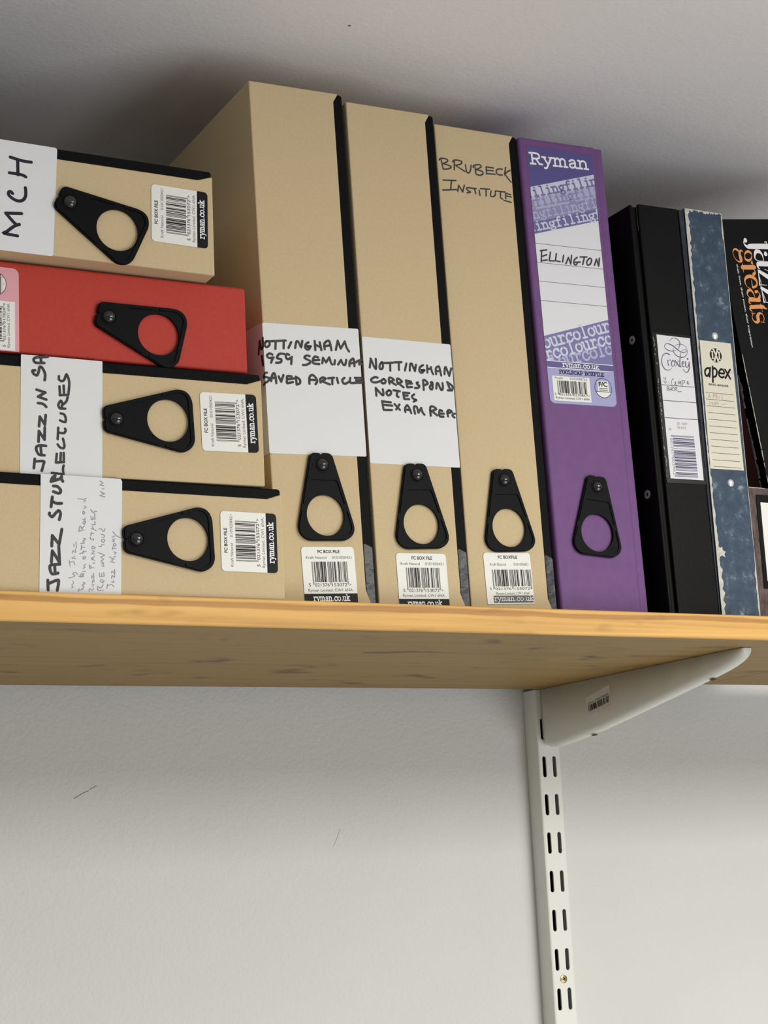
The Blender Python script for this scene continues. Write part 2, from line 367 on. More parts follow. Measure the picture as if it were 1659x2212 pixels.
FR = {'b1':[[0.99968,0.00713,-0.02428,-0.01524],[-0.00713,0.99997,0.0,0.02042],[0.02428,0.00017,0.99971,0.0],[0,0,0,1]],'b2':[[0.99975,8e-05,-0.02228,0.06027],[-8e-05,1.0,0.0,0.02031],[0.02228,0.0,0.99975,0.0],[0,0,0,1]],'b3':[[0.99969,-0.0086,-0.02321,0.13687],[0.00861,0.99996,0.0,0.02623],[0.02321,-0.0002,0.99973,0.0],[0,0,0,1]],'pu':[[0.99956,0.00694,-0.02888,0.21236],[-0.00694,0.99998,0.0,0.0252],[0.02888,0.0002,0.99958,0.0],[0,0,0,1]],'bl':[[0.99972,0.00702,-0.02261,0.30937],[-0.00702,0.99998,0.0,0.01475],[0.02261,0.00016,0.99974,0.0],[0,0,0,1]],'bu':[[0.99996,0.00365,-0.00775,0.34986],[-0.00365,0.99999,0.0,0.01443],[0.00775,3e-05,0.99997,0.0],[0,0,0,1]],'A':[[0.0011,0.00648,-0.99998,-0.06351],[0.0,0.99998,0.00648,-0.00214],[1.0,-1e-05,0.0011,0.21617],[0,0,0,1]],'R':[[-0.00234,0.01748,-0.99984,-0.03619],[0.0,0.99985,0.01748,0.01033],[1.0,4e-05,-0.00234,0.15441],[0,0,0,1]],'C':[[-0.00409,0.03456,-0.99939,-0.02922],[0.0,0.9994,0.03456,0.00428],[0.99999,0.00014,-0.00409,0.07621],[0,0,0,1]],'D':[[-8e-05,0.00811,-0.99997,-0.01771],[0.0,0.99997,0.00811,0.00442],[1.0,0.0,-8e-05,0.0002],[0,0,0,1]],'mf':[[1.0,0.0,0.0,0.388],[0.0,1.0,0.0,0.0165],[0.0,0.0,1.0,0.0],[0,0,0,1]],'mz':[[0.99042,0.0,-0.13806,0.43503],[0.0,1.0,0.0,0.03],[0.13806,-0.0,0.99042,0.0025],[0,0,0,1]]}
SZ = {'b1':(73.42,373.36),'b2':(72.8,370.52),'b3':(73.18,368.63),'pu':(77.61,370.05),'bl':(38.54,325.79),'bu':(37.05,328.34),'A':(73.7,370.0),'R':(60.44,370.0),'C':(76.67,370.0),'D':(75.0,370.0),'mf':(232.0,104.5),'mz':(182.0,331.0)}
PU = {'outline':[(6.6,159.3),(66.7,159.3),(66.7,362.8),(6.6,362.8)],'top':[(6.6,329.59),(66.7,346.69),(66.7,362.8),(6.6,362.8)],'r0':[(6.6,320.16),(66.7,337.19),(66.7,346.69),(6.6,329.59)],'r1':[(6.6,310.73),(66.7,327.69),(66.7,337.19),(6.6,320.16)],'r2':[(6.6,301.29),(66.7,318.19),(66.7,327.69),(6.6,310.73)],'r3':[(6.6,291.86),(66.7,308.69),(66.7,318.19),(6.6,301.29)],'low':[(6.6,192.04),(66.7,192.04),(66.7,228.38),(6.6,211.26)],'strip':[(6.6,186.88),(66.7,186.88),(66.7,192.04),(6.6,192.04)],'foot':[(6.6,159.3),(66.7,159.3),(66.7,186.88),(6.6,186.88)],'zcut':192.54,'code':[(10.3,161.42),(43.75,161.42),(43.75,180.61),(10.3,180.61)],'t_ryman':((8.66,348.85),(62.21,350.51)),'t_0':((5.54,321.1),(66.45,337.72)),'t_1':((6.98,313.37),(68.32,329.85)),'t_2':((3.68,303.11),(64.35,319.26)),'t_3':((5.16,293.9),(67.62,310.76)),'t_4':((9.12,202.46),(64.51,218.71)),'t_5':((10.03,193.26),(65.71,209.15)),'t_6':((14.17,187.07),(65.07,200.89)),'rules':[[(6.6,284.35),(66.7,284.35)],[(6.6,269.17),(66.7,269.17)],[(6.6,254.34),(66.7,254.34)],[(6.6,239.06),(66.7,239.06)]],'white_rules':[[(6.6,192.04),(66.7,192.04)],[(6.6,186.88),(66.7,186.88)]],'t_web':((20.22,188.12),(53.5,188.12)),'t_fool':((17.07,182.66),(57.45,182.66)),'emblem':(55.68,173.58)}
LB = {'card':[(4.6,105.6),(35.9,105.2),(36.8,218.7),(4.9,219.3)],'pocket':[(1.0,221),(38.0,221),(38.0,102),(1.0,102)],'rules':[((4.9,179.16),(36.3,179.16)),((4.9,166.72),(36.3,166.72)),((4.9,153.11),(36.3,153.11))],'t1':((15.66,148.16),(25.62,148.16)),'t2':((16.11,144.98),(24.55,144.98)),'code':{'x':10.34,'z':139.54,'len':32.45,'wid':20.37}}
UB = {'card':[(1.6,115.9),(34.2,116.1),(33.3,219.2),(2.6,219.1)],'rivets':[(18.2,224.0),(20.1,105.5)],'rules':[((3.81,176.88),(30.75,176.88)),((3.64,171.5),(31.04,171.5)),((3.75,166.14),(31.32,166.14)),((4.04,160.71),(31.12,160.71)),((4.32,155.4),(31.14,155.4)),((4.16,150.0),(31.04,150.0)),((4.34,144.6),(31.23,144.6)),((4.45,139.27),(31.14,139.27)),((4.3,133.87),(31.12,133.87)),((4.57,128.57),(31.4,128.57)),((4.58,123.07),(31.38,123.07)),((4.68,117.81),(31.49,117.81))],'t1':((7.52,182.91),(27.08,182.91)),'emblem':(17.16,207.95),'tape':[(26.08,194.21),(32.59,194.18),(32.79,195.94),(26.31,196.11)]}
EYE = [(14.3,218.2),(13.9,95.7)]
MG = {'tag':((13.51,292.67),(11.92,222.41))}
# handwriting as pen strokes, millimetres on each spine or label
HW = {
 'MCH': [[[10.09,133.52],[10.7,142.05],[12.1,140.29],[16.07,135.87],[17.94,132.32]],[[17.79,132.32],[18.04,134.98],[24.29,141.0]],[[24.29,141.0],[25.4,130.81]],[[38.04,136.55],[39.11,137.73],[38.6,139.06],[36.33,138.77],[34.16,135.52],[33.54,132.27],[34.86,129.59],[37.54,128.24],[40.67,128.07],[43.12,128.3]],[[62.4,137.97],[61.55,133.37],[60.99,128.89],[61.06,124.39]],[[61.11,133.22],[51.13,133.1]],[[51.71,138.59],[51.71,133.4],[51.31,129.82],[50.49,128.03]]],
 'JIS': [[[9.68,154.27],[3.64,154.96]],[[7.92,154.1],[8.45,148.72],[6.03,148.93],[2.22,149.98]],[[12.29,148.12],[12.58,151.65],[15.57,153.28],[17.66,152.89],[18.56,150.47],[18.39,147.12]],[[18.0,150.47],[13.11,150.15]],[[20.74,151.85],[27.76,151.48]],[[27.76,151.48],[22.31,148.0]],[[22.31,148.0],[30.28,147.73]],[[30.8,151.38],[37.1,150.82]],[[37.1,150.82],[31.99,147.63]],[[31.99,147.63],[38.31,147.07]],[[45.78,151.85],[45.43,148.68],[43.67,146.64]],[[48.45,146.58],[49.97,151.8]],[[49.97,151.8],[53.0,147.09]],[[53.0,147.09],[54.49,152.69]],[[61.02,147.45],[65.08,147.14],[68.79,148.79],[69.62,150.47],[66.29,151.26],[63.89,152.41],[64.69,154.45],[66.54,155.18],[67.06,153.5]],[[72.35,147.62],[72.09,153.07],[74.1,154.36],[75.61,152.47],[76.12,148.71],[76.6,145.31]],[[75.63,149.84],[72.2,149.5]]],
 'LEC': [[[1.25,143.59],[0.71,136.12]],[[0.71,136.12],[4.09,136.45],[6.38,135.97]],[[7.99,140.89],[8.65,136.01]],[[7.99,140.89],[13.7,140.26]],[[8.53,138.08],[14.42,137.63]],[[8.47,135.83],[14.53,135.82]],[[19.79,139.62],[17.99,138.14],[17.55,135.89],[19.68,135.3],[23.8,136.18]],[[23.21,139.58],[30.66,139.1]],[[27.61,139.14],[27.26,135.76],[29.06,134.42],[30.37,134.78]],[[40.11,137.47],[39.51,135.22],[36.9,134.19],[34.57,134.72],[35.5,137.91]],[[43.39,134.41],[43.34,137.81],[45.76,138.83],[48.37,137.17],[46.33,136.26],[44.38,136.66]],[[45.34,136.65],[48.04,133.77],[51.19,132.78]],[[51.96,137.88],[52.56,132.38]],[[51.98,137.69],[57.72,137.99]],[[52.56,135.04],[58.5,135.26]],[[52.56,132.38],[57.81,131.74],[61.67,131.68],[65.99,133.26],[62.19,134.9],[61.29,136.62],[62.32,138.24],[64.44,138.21]]],
 'JST': [[[7.96,159.21],[1.77,159.08]],[[5.6,159.05],[8.18,153.11],[6.37,152.46],[1.77,153.36]],[[12.59,152.7],[11.9,156.41],[15.14,157.86],[17.37,157.11],[18.14,151.54]],[[17.64,154.88],[12.52,154.56]],[[19.21,156.91],[26.41,156.22]],[[26.41,156.22],[19.23,151.71]],[[19.23,151.71],[29.53,152.1]],[[29.34,156.56],[35.99,156.14]],[[35.99,156.14],[30.65,151.87]],[[30.65,151.87],[40.36,150.02]],[[46.21,151.65],[49.98,150.79],[51.96,151.89],[50.37,153.85],[47.84,156.11],[49.23,157.88],[50.17,157.77]],[[54.12,156.8],[60.49,155.93]],[[57.86,156.4],[56.54,153.42],[56.72,150.05]],[[67.44,155.2],[67.23,152.58],[64.92,150.54],[62.98,151.68],[63.89,155.23]],[[70.16,156.67],[72.64,155.83],[74.07,154.02]],[[74.07,154.02],[71.61,154.41],[72.4,150.66],[73.95,149.89]],[[70.34,156.67],[71.3,153.29]],[[72.98,150.46],[70.81,149.17]]],
 'PEN': [[[3.5,144.25],[4.25,143.16],[5.28,144.05],[6.74,142.77],[7.95,143.48]],[[9.82,145.98],[10.06,144.18],[11.38,142.0],[12.39,143.43],[13.51,141.79],[12.15,140.18]],[[20.83,145.5],[16.94,145.0]],[[19.42,145.23],[20.22,142.98],[18.13,141.92]],[[22.06,141.52],[22.32,143.86],[23.48,141.86]],[[25.56,143.29],[26.99,143.09],[25.99,141.47],[28.12,141.63]],[[29.52,142.34],[31.3,142.5]],[[28.87,140.9],[32.8,141.03]],[[2.24,139.58],[3.04,136.67]],[[1.52,139.95],[3.31,139.38]],[[3.36,137.76],[4.47,136.29],[5.5,137.37],[6.26,135.91],[7.3,136.62],[6.81,135.36]],[[10.76,139.48],[10.86,136.58]],[[10.86,136.58],[12.95,137.64],[11.14,138.75]],[[10.45,138.03],[13.01,136.01]],[[14.21,137.26],[14.47,135.08]],[[16.2,136.51],[16.96,135.42],[18.0,136.13],[18.76,134.85]],[[22.25,136.8],[21.94,135.72],[23.4,134.97],[23.34,136.43],[22.25,136.8]],[[25.03,138.77],[26.19,136.76],[27.0,134.56]],[[25.47,136.76],[27.28,136.38]],[[27.93,137.82],[30.81,137.43]],[[29.36,137.81],[29.46,135.62]],[[31.85,138.14],[32.15,135.59],[33.35,136.67],[34.13,135.38]],[[35.17,136.28],[34.87,134.83],[34.11,135.93]],[[39.34,139.14],[40.58,135.85]],[[39.34,139.14],[42.97,138.37],[40.88,136.94]],[[41.23,137.3],[43.12,135.46]],[[44.86,136.53],[44.2,135.44],[46.04,134.69],[45.6,136.15]],[[47.39,136.5],[46.72,135.41],[48.19,134.84]],[[50.65,136.09],[51.44,134.99],[52.46,136.07],[51.36,136.45],[50.65,136.09]],[[54.27,136.05],[55.09,134.21],[56.1,135.66]],[[58.25,136.0],[59.42,134.52],[60.06,135.98],[60.22,139.63]],[[59.7,135.98],[60.89,134.14]],[[1.74,133.07],[3.53,132.68],[2.52,130.88],[3.97,130.13]],[[5.01,130.84],[6.11,129.92],[6.06,131.19]],[[7.15,130.81],[8.57,130.79],[7.9,129.71],[9.67,129.87]],[[9.98,131.14],[11.77,131.12],[10.39,129.86],[13.23,130.0]],[[16.35,132.51],[16.82,129.59]],[[16.35,132.51],[18.49,132.67],[16.77,131.05]],[[19.66,130.28],[19.88,129.18]],[[21.49,129.16],[22.48,131.34],[24.0,129.13]],[[21.8,130.25],[23.24,130.23]],[[25.43,129.11],[25.71,131.11]],[[25.71,131.11],[27.23,129.08]],[[27.23,129.08],[27.51,130.91]],[[28.62,130.16],[29.4,128.69],[30.42,130.14],[29.31,130.88],[28.62,130.16]],[[33.83,130.09],[35.11,129.71],[34.66,131.54],[36.09,131.89]],[[37.18,131.51],[39.36,131.12]],[[38.27,131.31],[38.73,129.29]],[[41.53,131.09],[41.24,129.63],[40.24,127.81]],[[41.24,129.63],[43.01,130.34]],[[44.07,130.69],[44.18,128.49]],[[44.18,128.49],[46.33,128.82]],[[47.31,131.01],[47.8,128.44]],[[47.67,131.01],[49.47,131.17]],[[47.72,129.91],[49.17,129.89]],[[47.79,128.62],[51.4,128.76]],[[52.56,127.45],[52.85,128.74],[51.73,129.49],[52.75,130.57],[53.8,131.29]],[[2.64,127.23],[2.74,123.94]],[[2.64,127.23],[5.12,127.56],[4.12,125.38],[6.31,123.89]],[[7.7,124.97],[8.48,123.13],[9.47,125.31],[8.39,125.69],[7.38,123.87]],[[11.24,126.01],[11.7,123.08]],[[11.24,126.01],[13.73,126.16]],[[11.64,124.73],[13.43,124.7]],[[11.7,123.08],[14.19,123.41]],[[18.09,124.45],[17.78,123.35],[19.91,123.69],[19.15,124.8]],[[20.29,123.32],[20.93,125.14],[22.44,123.29]],[[22.79,123.65],[23.81,125.1],[24.98,122.88],[26.6,126.9]],[[30.58,126.47],[30.28,125.01],[31.75,124.25],[31.46,122.79]],[[33.56,124.23],[33.25,123.13],[34.72,122.37],[35.0,124.21],[33.9,124.59]],[[36.08,124.19],[36.51,122.71],[37.94,123.06],[38.22,124.89]],[[41.4,126.32],[41.83,124.84],[40.11,123.03],[41.96,122.26]],[[3.89,121.54],[6.77,120.95]],[[5.68,121.33],[6.49,118.38],[5.11,116.93]],[[8.28,118.35],[7.98,116.89],[9.4,117.23]],[[10.43,118.32],[12.24,117.92],[11.22,116.47],[13.37,116.43]],[[13.66,118.27],[15.11,117.88],[13.74,116.24],[16.25,116.39]],[[21.17,119.26],[20.56,116.32]],[[24.03,119.58],[22.73,116.28]],[[20.87,117.79],[23.39,117.75]],[[24.15,116.63],[24.56,115.51]],[[25.97,116.23],[26.74,115.11],[27.4,116.58]],[[28.81,117.29],[30.62,117.27]],[[29.9,117.28],[29.63,115.06]],[[31.03,116.15],[31.8,115.03],[32.84,116.12],[31.72,116.88],[31.03,116.15]],[[33.86,117.58],[34.29,116.1],[35.32,117.19],[35.75,115.7]],[[36.75,117.54],[37.55,116.04]],[[40.39,117.11],[38.31,115.29],[36.96,113.09],[36.36,110.31]],[[62.32,121.96],[63.04,125.28]],[[63.04,125.28],[64.1,122.67]],[[64.1,122.67],[65.79,124.87]],[[65.79,124.87],[64.51,121.93]],[[67.32,123.74],[67.77,122.25]],[[69.58,122.59],[69.79,125.18]],[[69.79,125.18],[71.39,122.94]],[[71.39,122.94],[72.71,125.14]]],
 'NOT1': [[[-5.01,175.21],[-3.57,183.93]],[[-3.58,183.78],[-2.39,177.63],[-0.8,178.19],[-0.74,184.44]],[[1.91,181.97],[0.36,179.47],[1.82,177.79],[4.1,179.45],[3.94,181.97],[1.91,181.97]],[[4.89,182.19],[8.98,182.66],[16.59,183.63]],[[8.98,182.51],[8.38,176.94]],[[15.04,182.97],[14.59,177.85]],[[20.64,182.8],[18.31,178.43]],[[23.39,178.8],[24.64,183.4],[26.36,183.08],[27.89,179.74],[29.15,184.35]],[[33.89,183.66],[31.71,182.13],[31.07,179.68],[32.73,178.3],[34.58,179.64],[32.25,180.67],[35.46,180.91]],[[-2.39,172.43],[-1.71,165.52]],[[5.88,172.74],[3.89,173.48],[1.77,171.85],[3.23,170.17],[6.7,170.86]],[[6.22,170.68],[4.59,167.0]],[[15.03,173.85],[11.26,173.72],[9.18,170.6],[12.27,169.92],[11.83,167.81],[8.34,167.12]],[[18.47,173.5],[16.93,173.99],[15.86,171.97],[17.33,170.28],[20.6,172.16]],[[20.26,171.84],[19.64,167.02]],[[1.04,159.65],[-0.87,158.93],[-1.46,156.82],[2.36,155.89],[1.29,153.46],[-1.91,151.93]],[[3.8,153.92],[5.01,158.43],[6.62,159.43],[7.38,156.52],[7.61,152.69]],[[3.0,156.08],[7.37,156.37]],[[9.63,157.56],[11.28,153.96]],[[11.28,153.96],[13.3,158.69]],[[19.4,158.21],[16.25,158.15],[15.79,155.89],[15.78,153.22],[20.09,154.24]],[[15.79,155.89],[21.2,156.84]],[[22.54,158.12],[22.83,152.78]],[[22.54,158.12],[25.28,156.51],[25.42,153.84],[22.82,152.63]],[[38.65,184.92],[38.7,178.43]],[[42.46,184.3],[43.38,178.77]],[[38.8,182.36],[42.24,180.96]],[[46.01,179.57],[45.96,183.66],[49.35,186.04],[50.48,183.7],[51.14,179.2]],[[45.84,181.83],[50.41,182.63]],[[54.58,179.75],[56.52,186.59]],[[56.52,186.59],[58.4,180.95]],[[58.4,180.95],[62.05,186.4]],[[62.05,186.4],[63.06,182.21],[64.81,179.29]],[[34.07,173.72],[31.86,174.01],[29.99,172.23],[33.85,170.4],[34.07,168.92],[30.77,167.19],[28.54,167.03]],[[40.44,173.28],[38.22,173.72],[36.5,171.79],[36.62,168.8],[41.08,168.51]],[[36.76,170.91],[41.28,171.53]],[[43.38,169.27],[44.29,173.25]],[[44.29,173.25],[46.32,170.08]],[[46.32,170.08],[49.16,173.91]],[[49.16,173.91],[50.19,170.05],[51.08,168.9]],[[53.4,172.09],[52.71,169.17]],[[55.63,169.22],[58.15,172.73]],[[58.15,172.73],[59.55,169.5],[61.18,169.61],[62.24,173.02]],[[64.37,168.62],[64.94,172.0],[67.72,174.33],[68.34,171.63],[68.31,168.89]],[[64.83,170.47],[70.18,172.07]],[[70.88,172.72],[73.75,173.84]],[[72.39,173.14],[72.19,170.38]],[[71.85,172.49],[74.03,170.81]],[[32.6,153.85],[32.9,158.35],[35.09,160.29],[37.54,158.66],[38.64,156.03],[37.22,153.85]],[[32.95,156.71],[38.38,156.91]],[[41.15,155.3],[40.99,157.69],[43.32,159.04],[45.2,158.26],[42.84,156.61]],[[41.55,156.52],[45.31,155.27],[48.14,154.4]],[[47.15,158.69],[51.72,159.45]],[[50.41,159.21],[50.1,154.67]],[[53.98,159.44],[54.7,155.87]],[[59.84,159.83],[58.1,158.21],[58.6,156.13],[60.19,155.63],[63.22,157.18]],[[64.41,160.13],[63.93,157.98],[64.48,156.51],[68.08,156.74]],[[68.02,160.37],[72.95,160.7]],[[69.01,160.44],[69.07,156.8]],[[68.86,158.46],[73.82,159.09]],[[68.08,156.74],[73.52,157.24]]],
 'NOT2': [[[4.71,170.72],[5.99,177.43]],[[5.99,177.43],[8.46,171.24],[9.75,170.6],[9.99,177.48]],[[14.9,175.4],[13.03,173.54],[12.56,170.81],[13.71,170.16],[15.15,171.49],[15.35,174.2],[14.35,175.11]],[[15.93,174.86],[23.51,175.67]],[[21.34,175.38],[21.04,169.7]],[[24.88,176.02],[30.59,176.57]],[[28.26,176.15],[28.11,170.71]],[[34.47,175.87],[32.83,170.56]],[[36.79,170.84],[37.57,175.6],[38.96,175.95]],[[38.96,175.95],[40.99,170.65]],[[40.99,170.65],[42.19,175.45]],[[10.44,163.8],[7.92,163.87],[5.13,161.97],[6.07,160.33],[8.98,160.16],[12.26,161.36]],[[15.05,163.03],[13.36,161.81],[13.75,160.0],[15.9,160.15],[16.69,161.79],[15.58,163.06]],[[19.64,160.04],[19.36,163.45],[20.78,164.53],[23.35,162.99],[20.0,161.29]],[[21.08,161.36],[24.69,159.4]],[[26.37,160.25],[25.76,162.91],[26.94,164.22],[29.75,162.21],[26.67,160.76]],[[27.2,160.55],[30.78,158.1]],[[33.34,163.19],[37.1,162.71]],[[33.07,163.17],[33.77,158.3]],[[33.44,160.98],[37.81,161.4]],[[33.77,158.3],[37.6,158.8]],[[8.53,150.51],[8.41,156.1]],[[8.41,156.1],[12.86,151.52],[14.21,151.85],[13.95,155.5]],[[18.73,155.08],[16.72,153.24],[17.9,151.24],[20.13,152.49],[20.28,154.45],[18.73,155.08]],[[22.5,155.33],[27.57,154.94]],[[25.68,154.81],[24.89,151.57],[26.17,150.68]],[[30.2,154.13],[35.06,154.08]],[[30.2,154.13],[30.67,149.74]],[[30.3,151.93],[33.56,152.14]],[[30.65,149.5],[34.71,149.63]],[[39.08,153.48],[37.06,151.87],[38.01,150.21],[40.39,149.38],[38.11,148.01]],[[12.76,146.65],[19.67,146.35]],[[12.78,146.89],[13.41,141.1]],[[13.38,144.25],[20.56,143.97]],[[48.05,175.67],[45.45,173.99],[44.66,170.96],[46.48,169.85],[48.27,171.71],[45.82,171.78],[48.98,172.01]],[[51.34,175.67],[51.19,170.43]],[[51.39,172.93],[54.47,173.65]],[[54.42,174.65],[54.86,171.69],[55.79,169.52]],[[58.28,169.69],[58.36,173.94],[60.99,175.63],[61.83,172.44],[62.37,168.99]],[[58.19,171.93],[62.09,172.21]],[[65.24,170.19],[65.9,174.74],[66.81,175.55]],[[66.81,175.55],[69.05,169.21]],[[69.05,169.21],[71.2,174.87]],[[42.88,162.41],[41.76,162.09],[42.21,160.88],[43.78,160.0],[42.56,158.44],[40.09,158.15]],[[47.11,157.26],[47.14,164.44]],[[47.14,164.44],[48.79,164.55],[50.79,162.21],[47.66,160.76]],[[53.35,163.26],[54.7,162.98],[54.35,158.74],[52.93,158.15],[52.22,159.58],[53.79,161.92]],[[57.53,158.95],[58.26,162.72],[59.38,162.93]],[[59.38,162.93],[61.47,158.22],[62.97,159.56],[63.0,163.3]],[[66.97,164.32],[68.78,159.45]],[[66.97,164.32],[70.41,162.31],[71.24,160.62],[70.52,158.7]],[[67.01,158.21],[70.64,158.46]],[[38.59,139.25],[38.02,144.0],[40.34,144.26],[41.37,140.15]],[[41.37,140.15],[43.97,143.75]],[[43.97,143.75],[44.69,140.84],[46.17,138.97]],[[51.32,138.54],[51.22,143.95],[52.99,145.54],[56.14,143.76],[51.59,141.75]],[[52.69,141.82],[56.58,139.09]],[[60.99,142.57],[59.11,143.07],[58.38,140.93],[58.73,138.48],[61.75,138.41]],[[58.35,140.56],[62.21,140.67]],[[65.64,138.77],[65.09,142.08],[66.89,143.67],[68.99,142.31],[65.86,141.38]],[[71.39,141.22],[69.67,140.49],[69.29,139.35],[70.87,138.33]],[[13.61,140.53],[20.17,140.81]],[[22.52,145.34],[26.57,141.32]],[[26.54,145.29],[23.56,141.44]],[[30.84,140.05],[30.7,142.49],[32.72,145.06],[34.42,142.72],[35.51,139.42]],[[30.98,141.77],[35.03,141.84]]],
 'BRU': [[[2.1,339.92],[3.67,341.46],[8.48,341.46],[9.31,339.8],[5.26,337.48]],[[3.67,341.46],[4.91,333.46]],[[5.26,337.48],[11.89,336.17],[10.27,334.18],[5.36,333.08]],[[14.6,333.87],[15.18,340.6]],[[13.67,339.95],[15.77,341.78],[21.57,341.46],[20.39,339.08],[15.89,337.59]],[[15.89,337.59],[20.07,335.49],[23.82,333.77]],[[24.79,339.23],[25.3,333.96],[27.15,332.88],[28.84,335.32],[29.7,339.45]],[[31.52,337.91],[32.16,339.55],[37.19,340.9],[38.52,339.29],[33.84,336.43]],[[33.05,338.56],[33.51,332.83]],[[34.34,336.5],[39.19,335.81],[39.49,333.61],[36.41,332.32],[33.51,332.83]],[[43.02,339.89],[49.46,339.86]],[[43.02,339.89],[42.98,334.07]],[[43.27,337.24],[49.25,337.59]],[[43.02,334.53],[50.5,334.98]],[[57.45,340.03],[53.41,339.49],[51.68,337.02],[53.49,335.01],[57.0,335.25]],[[60.62,341.8],[59.04,335.74]],[[64.46,340.06],[59.89,336.75],[61.36,333.8],[64.54,330.39]],[[4.14,324.33],[15.31,325.35]],[[11.4,324.84],[10.05,317.62]],[[3.21,316.31],[16.15,318.4]],[[16.02,316.84],[17.42,321.87]],[[17.42,321.87],[20.39,316.95]],[[20.39,316.95],[22.33,322.5]],[[27.1,321.34],[24.1,320.51],[24.93,318.85],[27.27,317.82],[24.26,316.77]],[[27.55,320.95],[32.46,321.13]],[[30.97,320.95],[31.85,317.07]],[[35.06,320.13],[35.44,316.19]],[[36.43,321.64],[44.36,322.21]],[[41.36,321.82],[40.87,316.43]],[[45.73,321.04],[44.9,317.38],[46.8,316.5],[49.2,318.36],[49.49,321.52]],[[49.74,321.55],[58.21,321.73]],[[54.18,321.22],[53.76,316.7],[55.66,315.82]],[[58.63,320.89],[63.06,320.1]],[[58.63,320.89],[58.2,316.36]],[[58.92,318.69],[63.39,318.35]],[[56.56,314.82],[62.98,314.05]]],
 'ELL': [[[10.33,278.71],[16.11,279.94]],[[11.47,278.82],[10.17,270.02]],[[10.98,274.1],[15.7,276.05]],[[10.24,270.7],[15.63,271.87]],[[19.34,278.41],[17.46,271.38]],[[17.46,271.38],[22.02,271.65]],[[24.57,277.75],[23.18,271.92]],[[23.18,271.92],[27.32,271.65]],[[31.14,277.04],[29.59,271.52]],[[32.52,270.46],[35.39,275.77]],[[35.39,275.77],[36.92,270.54]],[[36.92,270.54],[38.48,277.75]],[[43.52,276.55],[40.58,274.24],[39.85,271.15],[41.68,270.31],[43.45,272.5]],[[40.74,272.24],[45.82,273.06]],[[46.28,277.15],[52.52,277.75]],[[50.13,277.18],[47.93,271.23]],[[54.75,276.94],[52.09,273.99],[52.37,271.31],[54.99,272.23],[56.74,275.78],[55.53,277.02]],[[58.79,271.57],[61.34,276.9]],[[61.34,276.9],[62.63,271.25]],[[62.63,271.25],[64.17,277.84]]],
 'CROX': [[[17.1,214.87,0.25],[18.77,216.82,0.37],[21.75,217.67,0.5],[24.88,216.7,0.68],[26.55,214.09,0.75],[25.63,210.97,0.56],[23.95,209.02,0.25]],[[22.18,207.82,0.25],[17.93,206.9,0.62],[13.72,207.64,0.68],[11.45,209.59,0.43],[12.46,212.08,0.43],[15.39,212.61,0.68],[19.2,211.39,0.87],[22.53,209.22,0.87],[26.23,207.07,0.68],[29.81,206.73,0.5],[32.52,208.15,0.31],[30.82,209.09,0.31],[27.8,208.1,0.25]],[[21.52,211.27,0.25],[24.03,212.67,0.37],[28.06,213.14,0.43],[31.51,211.73,0.31],[32.96,208.79,0.25],[32.18,205.38,0.37],[29.35,203.05,0.56],[26.04,202.5,0.68],[21.86,203.71,0.68],[19.51,206.56,0.56],[19.66,209.3,0.25]],[[15.41,203.83,0.93],[13.01,204.71,0.81],[10.04,203.74,0.56],[7.7,200.55,0.62],[7.23,196.6,0.81],[8.73,192.79,0.81],[11.39,191.17,0.68],[14.31,191.68,0.37],[16.69,193.66,0.19]],[[12.91,199.42,0.5],[13.45,194.93,0.81]],[[13.34,198.55,0.37],[15.28,199.74,0.43],[15.95,199.34,0.68]],[[18.12,199.5,0.68],[16.41,197.26,0.81],[16.84,194.87,0.68],[18.68,195.31,0.43],[19.88,197.81,0.81],[18.12,199.5,0.68]],[[20.29,199.65,0.81],[23.32,195.03,0.93]],[[23.52,199.59,0.37],[20.06,194.8,0.37]],[[26.3,206.16,0.31],[25.31,202.44,0.62],[24.27,195.4,0.93],[25.46,194.88,0.43]],[[26.82,197.1,0.37],[28.75,198.15,0.5],[27.81,199.29,0.62],[26.71,197.7,0.81],[26.77,195.28,0.75],[28.74,195.11,0.37]],[[30.32,199.17,0.81],[29.94,195.5,0.75],[31.62,195.01,0.43],[33.46,198.18,0.81]],[[33.57,199.1,0.81],[32.85,193.28,0.75],[30.36,190.68,0.62],[28.29,191.45,0.43],[27.06,193.18,0.31]],[[32.29,201.89,1.24],[32.6,201.46,1.24]]],
 'JCO': [[[7.11,184.6],[9.97,184.64]],[[8.87,184.41],[9.62,181.76],[8.76,180.51],[7.22,182.5]],[[11.54,181.44],[11.86,181.16]],[[17.11,184.67],[15.59,183.97],[14.51,180.89],[14.9,179.71]],[[17.24,179.87],[18.87,181.48],[18.26,182.34],[17.72,180.8],[19.01,179.68]],[[20.89,180.41],[21.59,183.17]],[[21.59,183.17],[22.41,181.11]],[[22.41,181.11],[23.4,183.29]],[[23.4,183.29],[23.53,179.98]],[[25.13,179.78],[24.85,183.38],[27.07,183.83],[27.24,182.34],[25.35,181.61]],[[29.5,183.09],[30.96,183.19],[29.35,181.87],[31.46,181.41]],[[30.44,181.94],[30.29,180.73]],[[9.86,174.89],[10.05,177.89],[11.99,177.72],[10.76,176.44],[12.81,175.68],[10.22,174.91]],[[13.42,174.82],[13.75,177.54],[16.27,177.7],[13.92,176.05],[16.3,175.0]],[[17.02,175.05],[17.31,177.47],[19.48,177.61],[17.89,176.3],[20.55,174.67],[23.08,174.83]]],
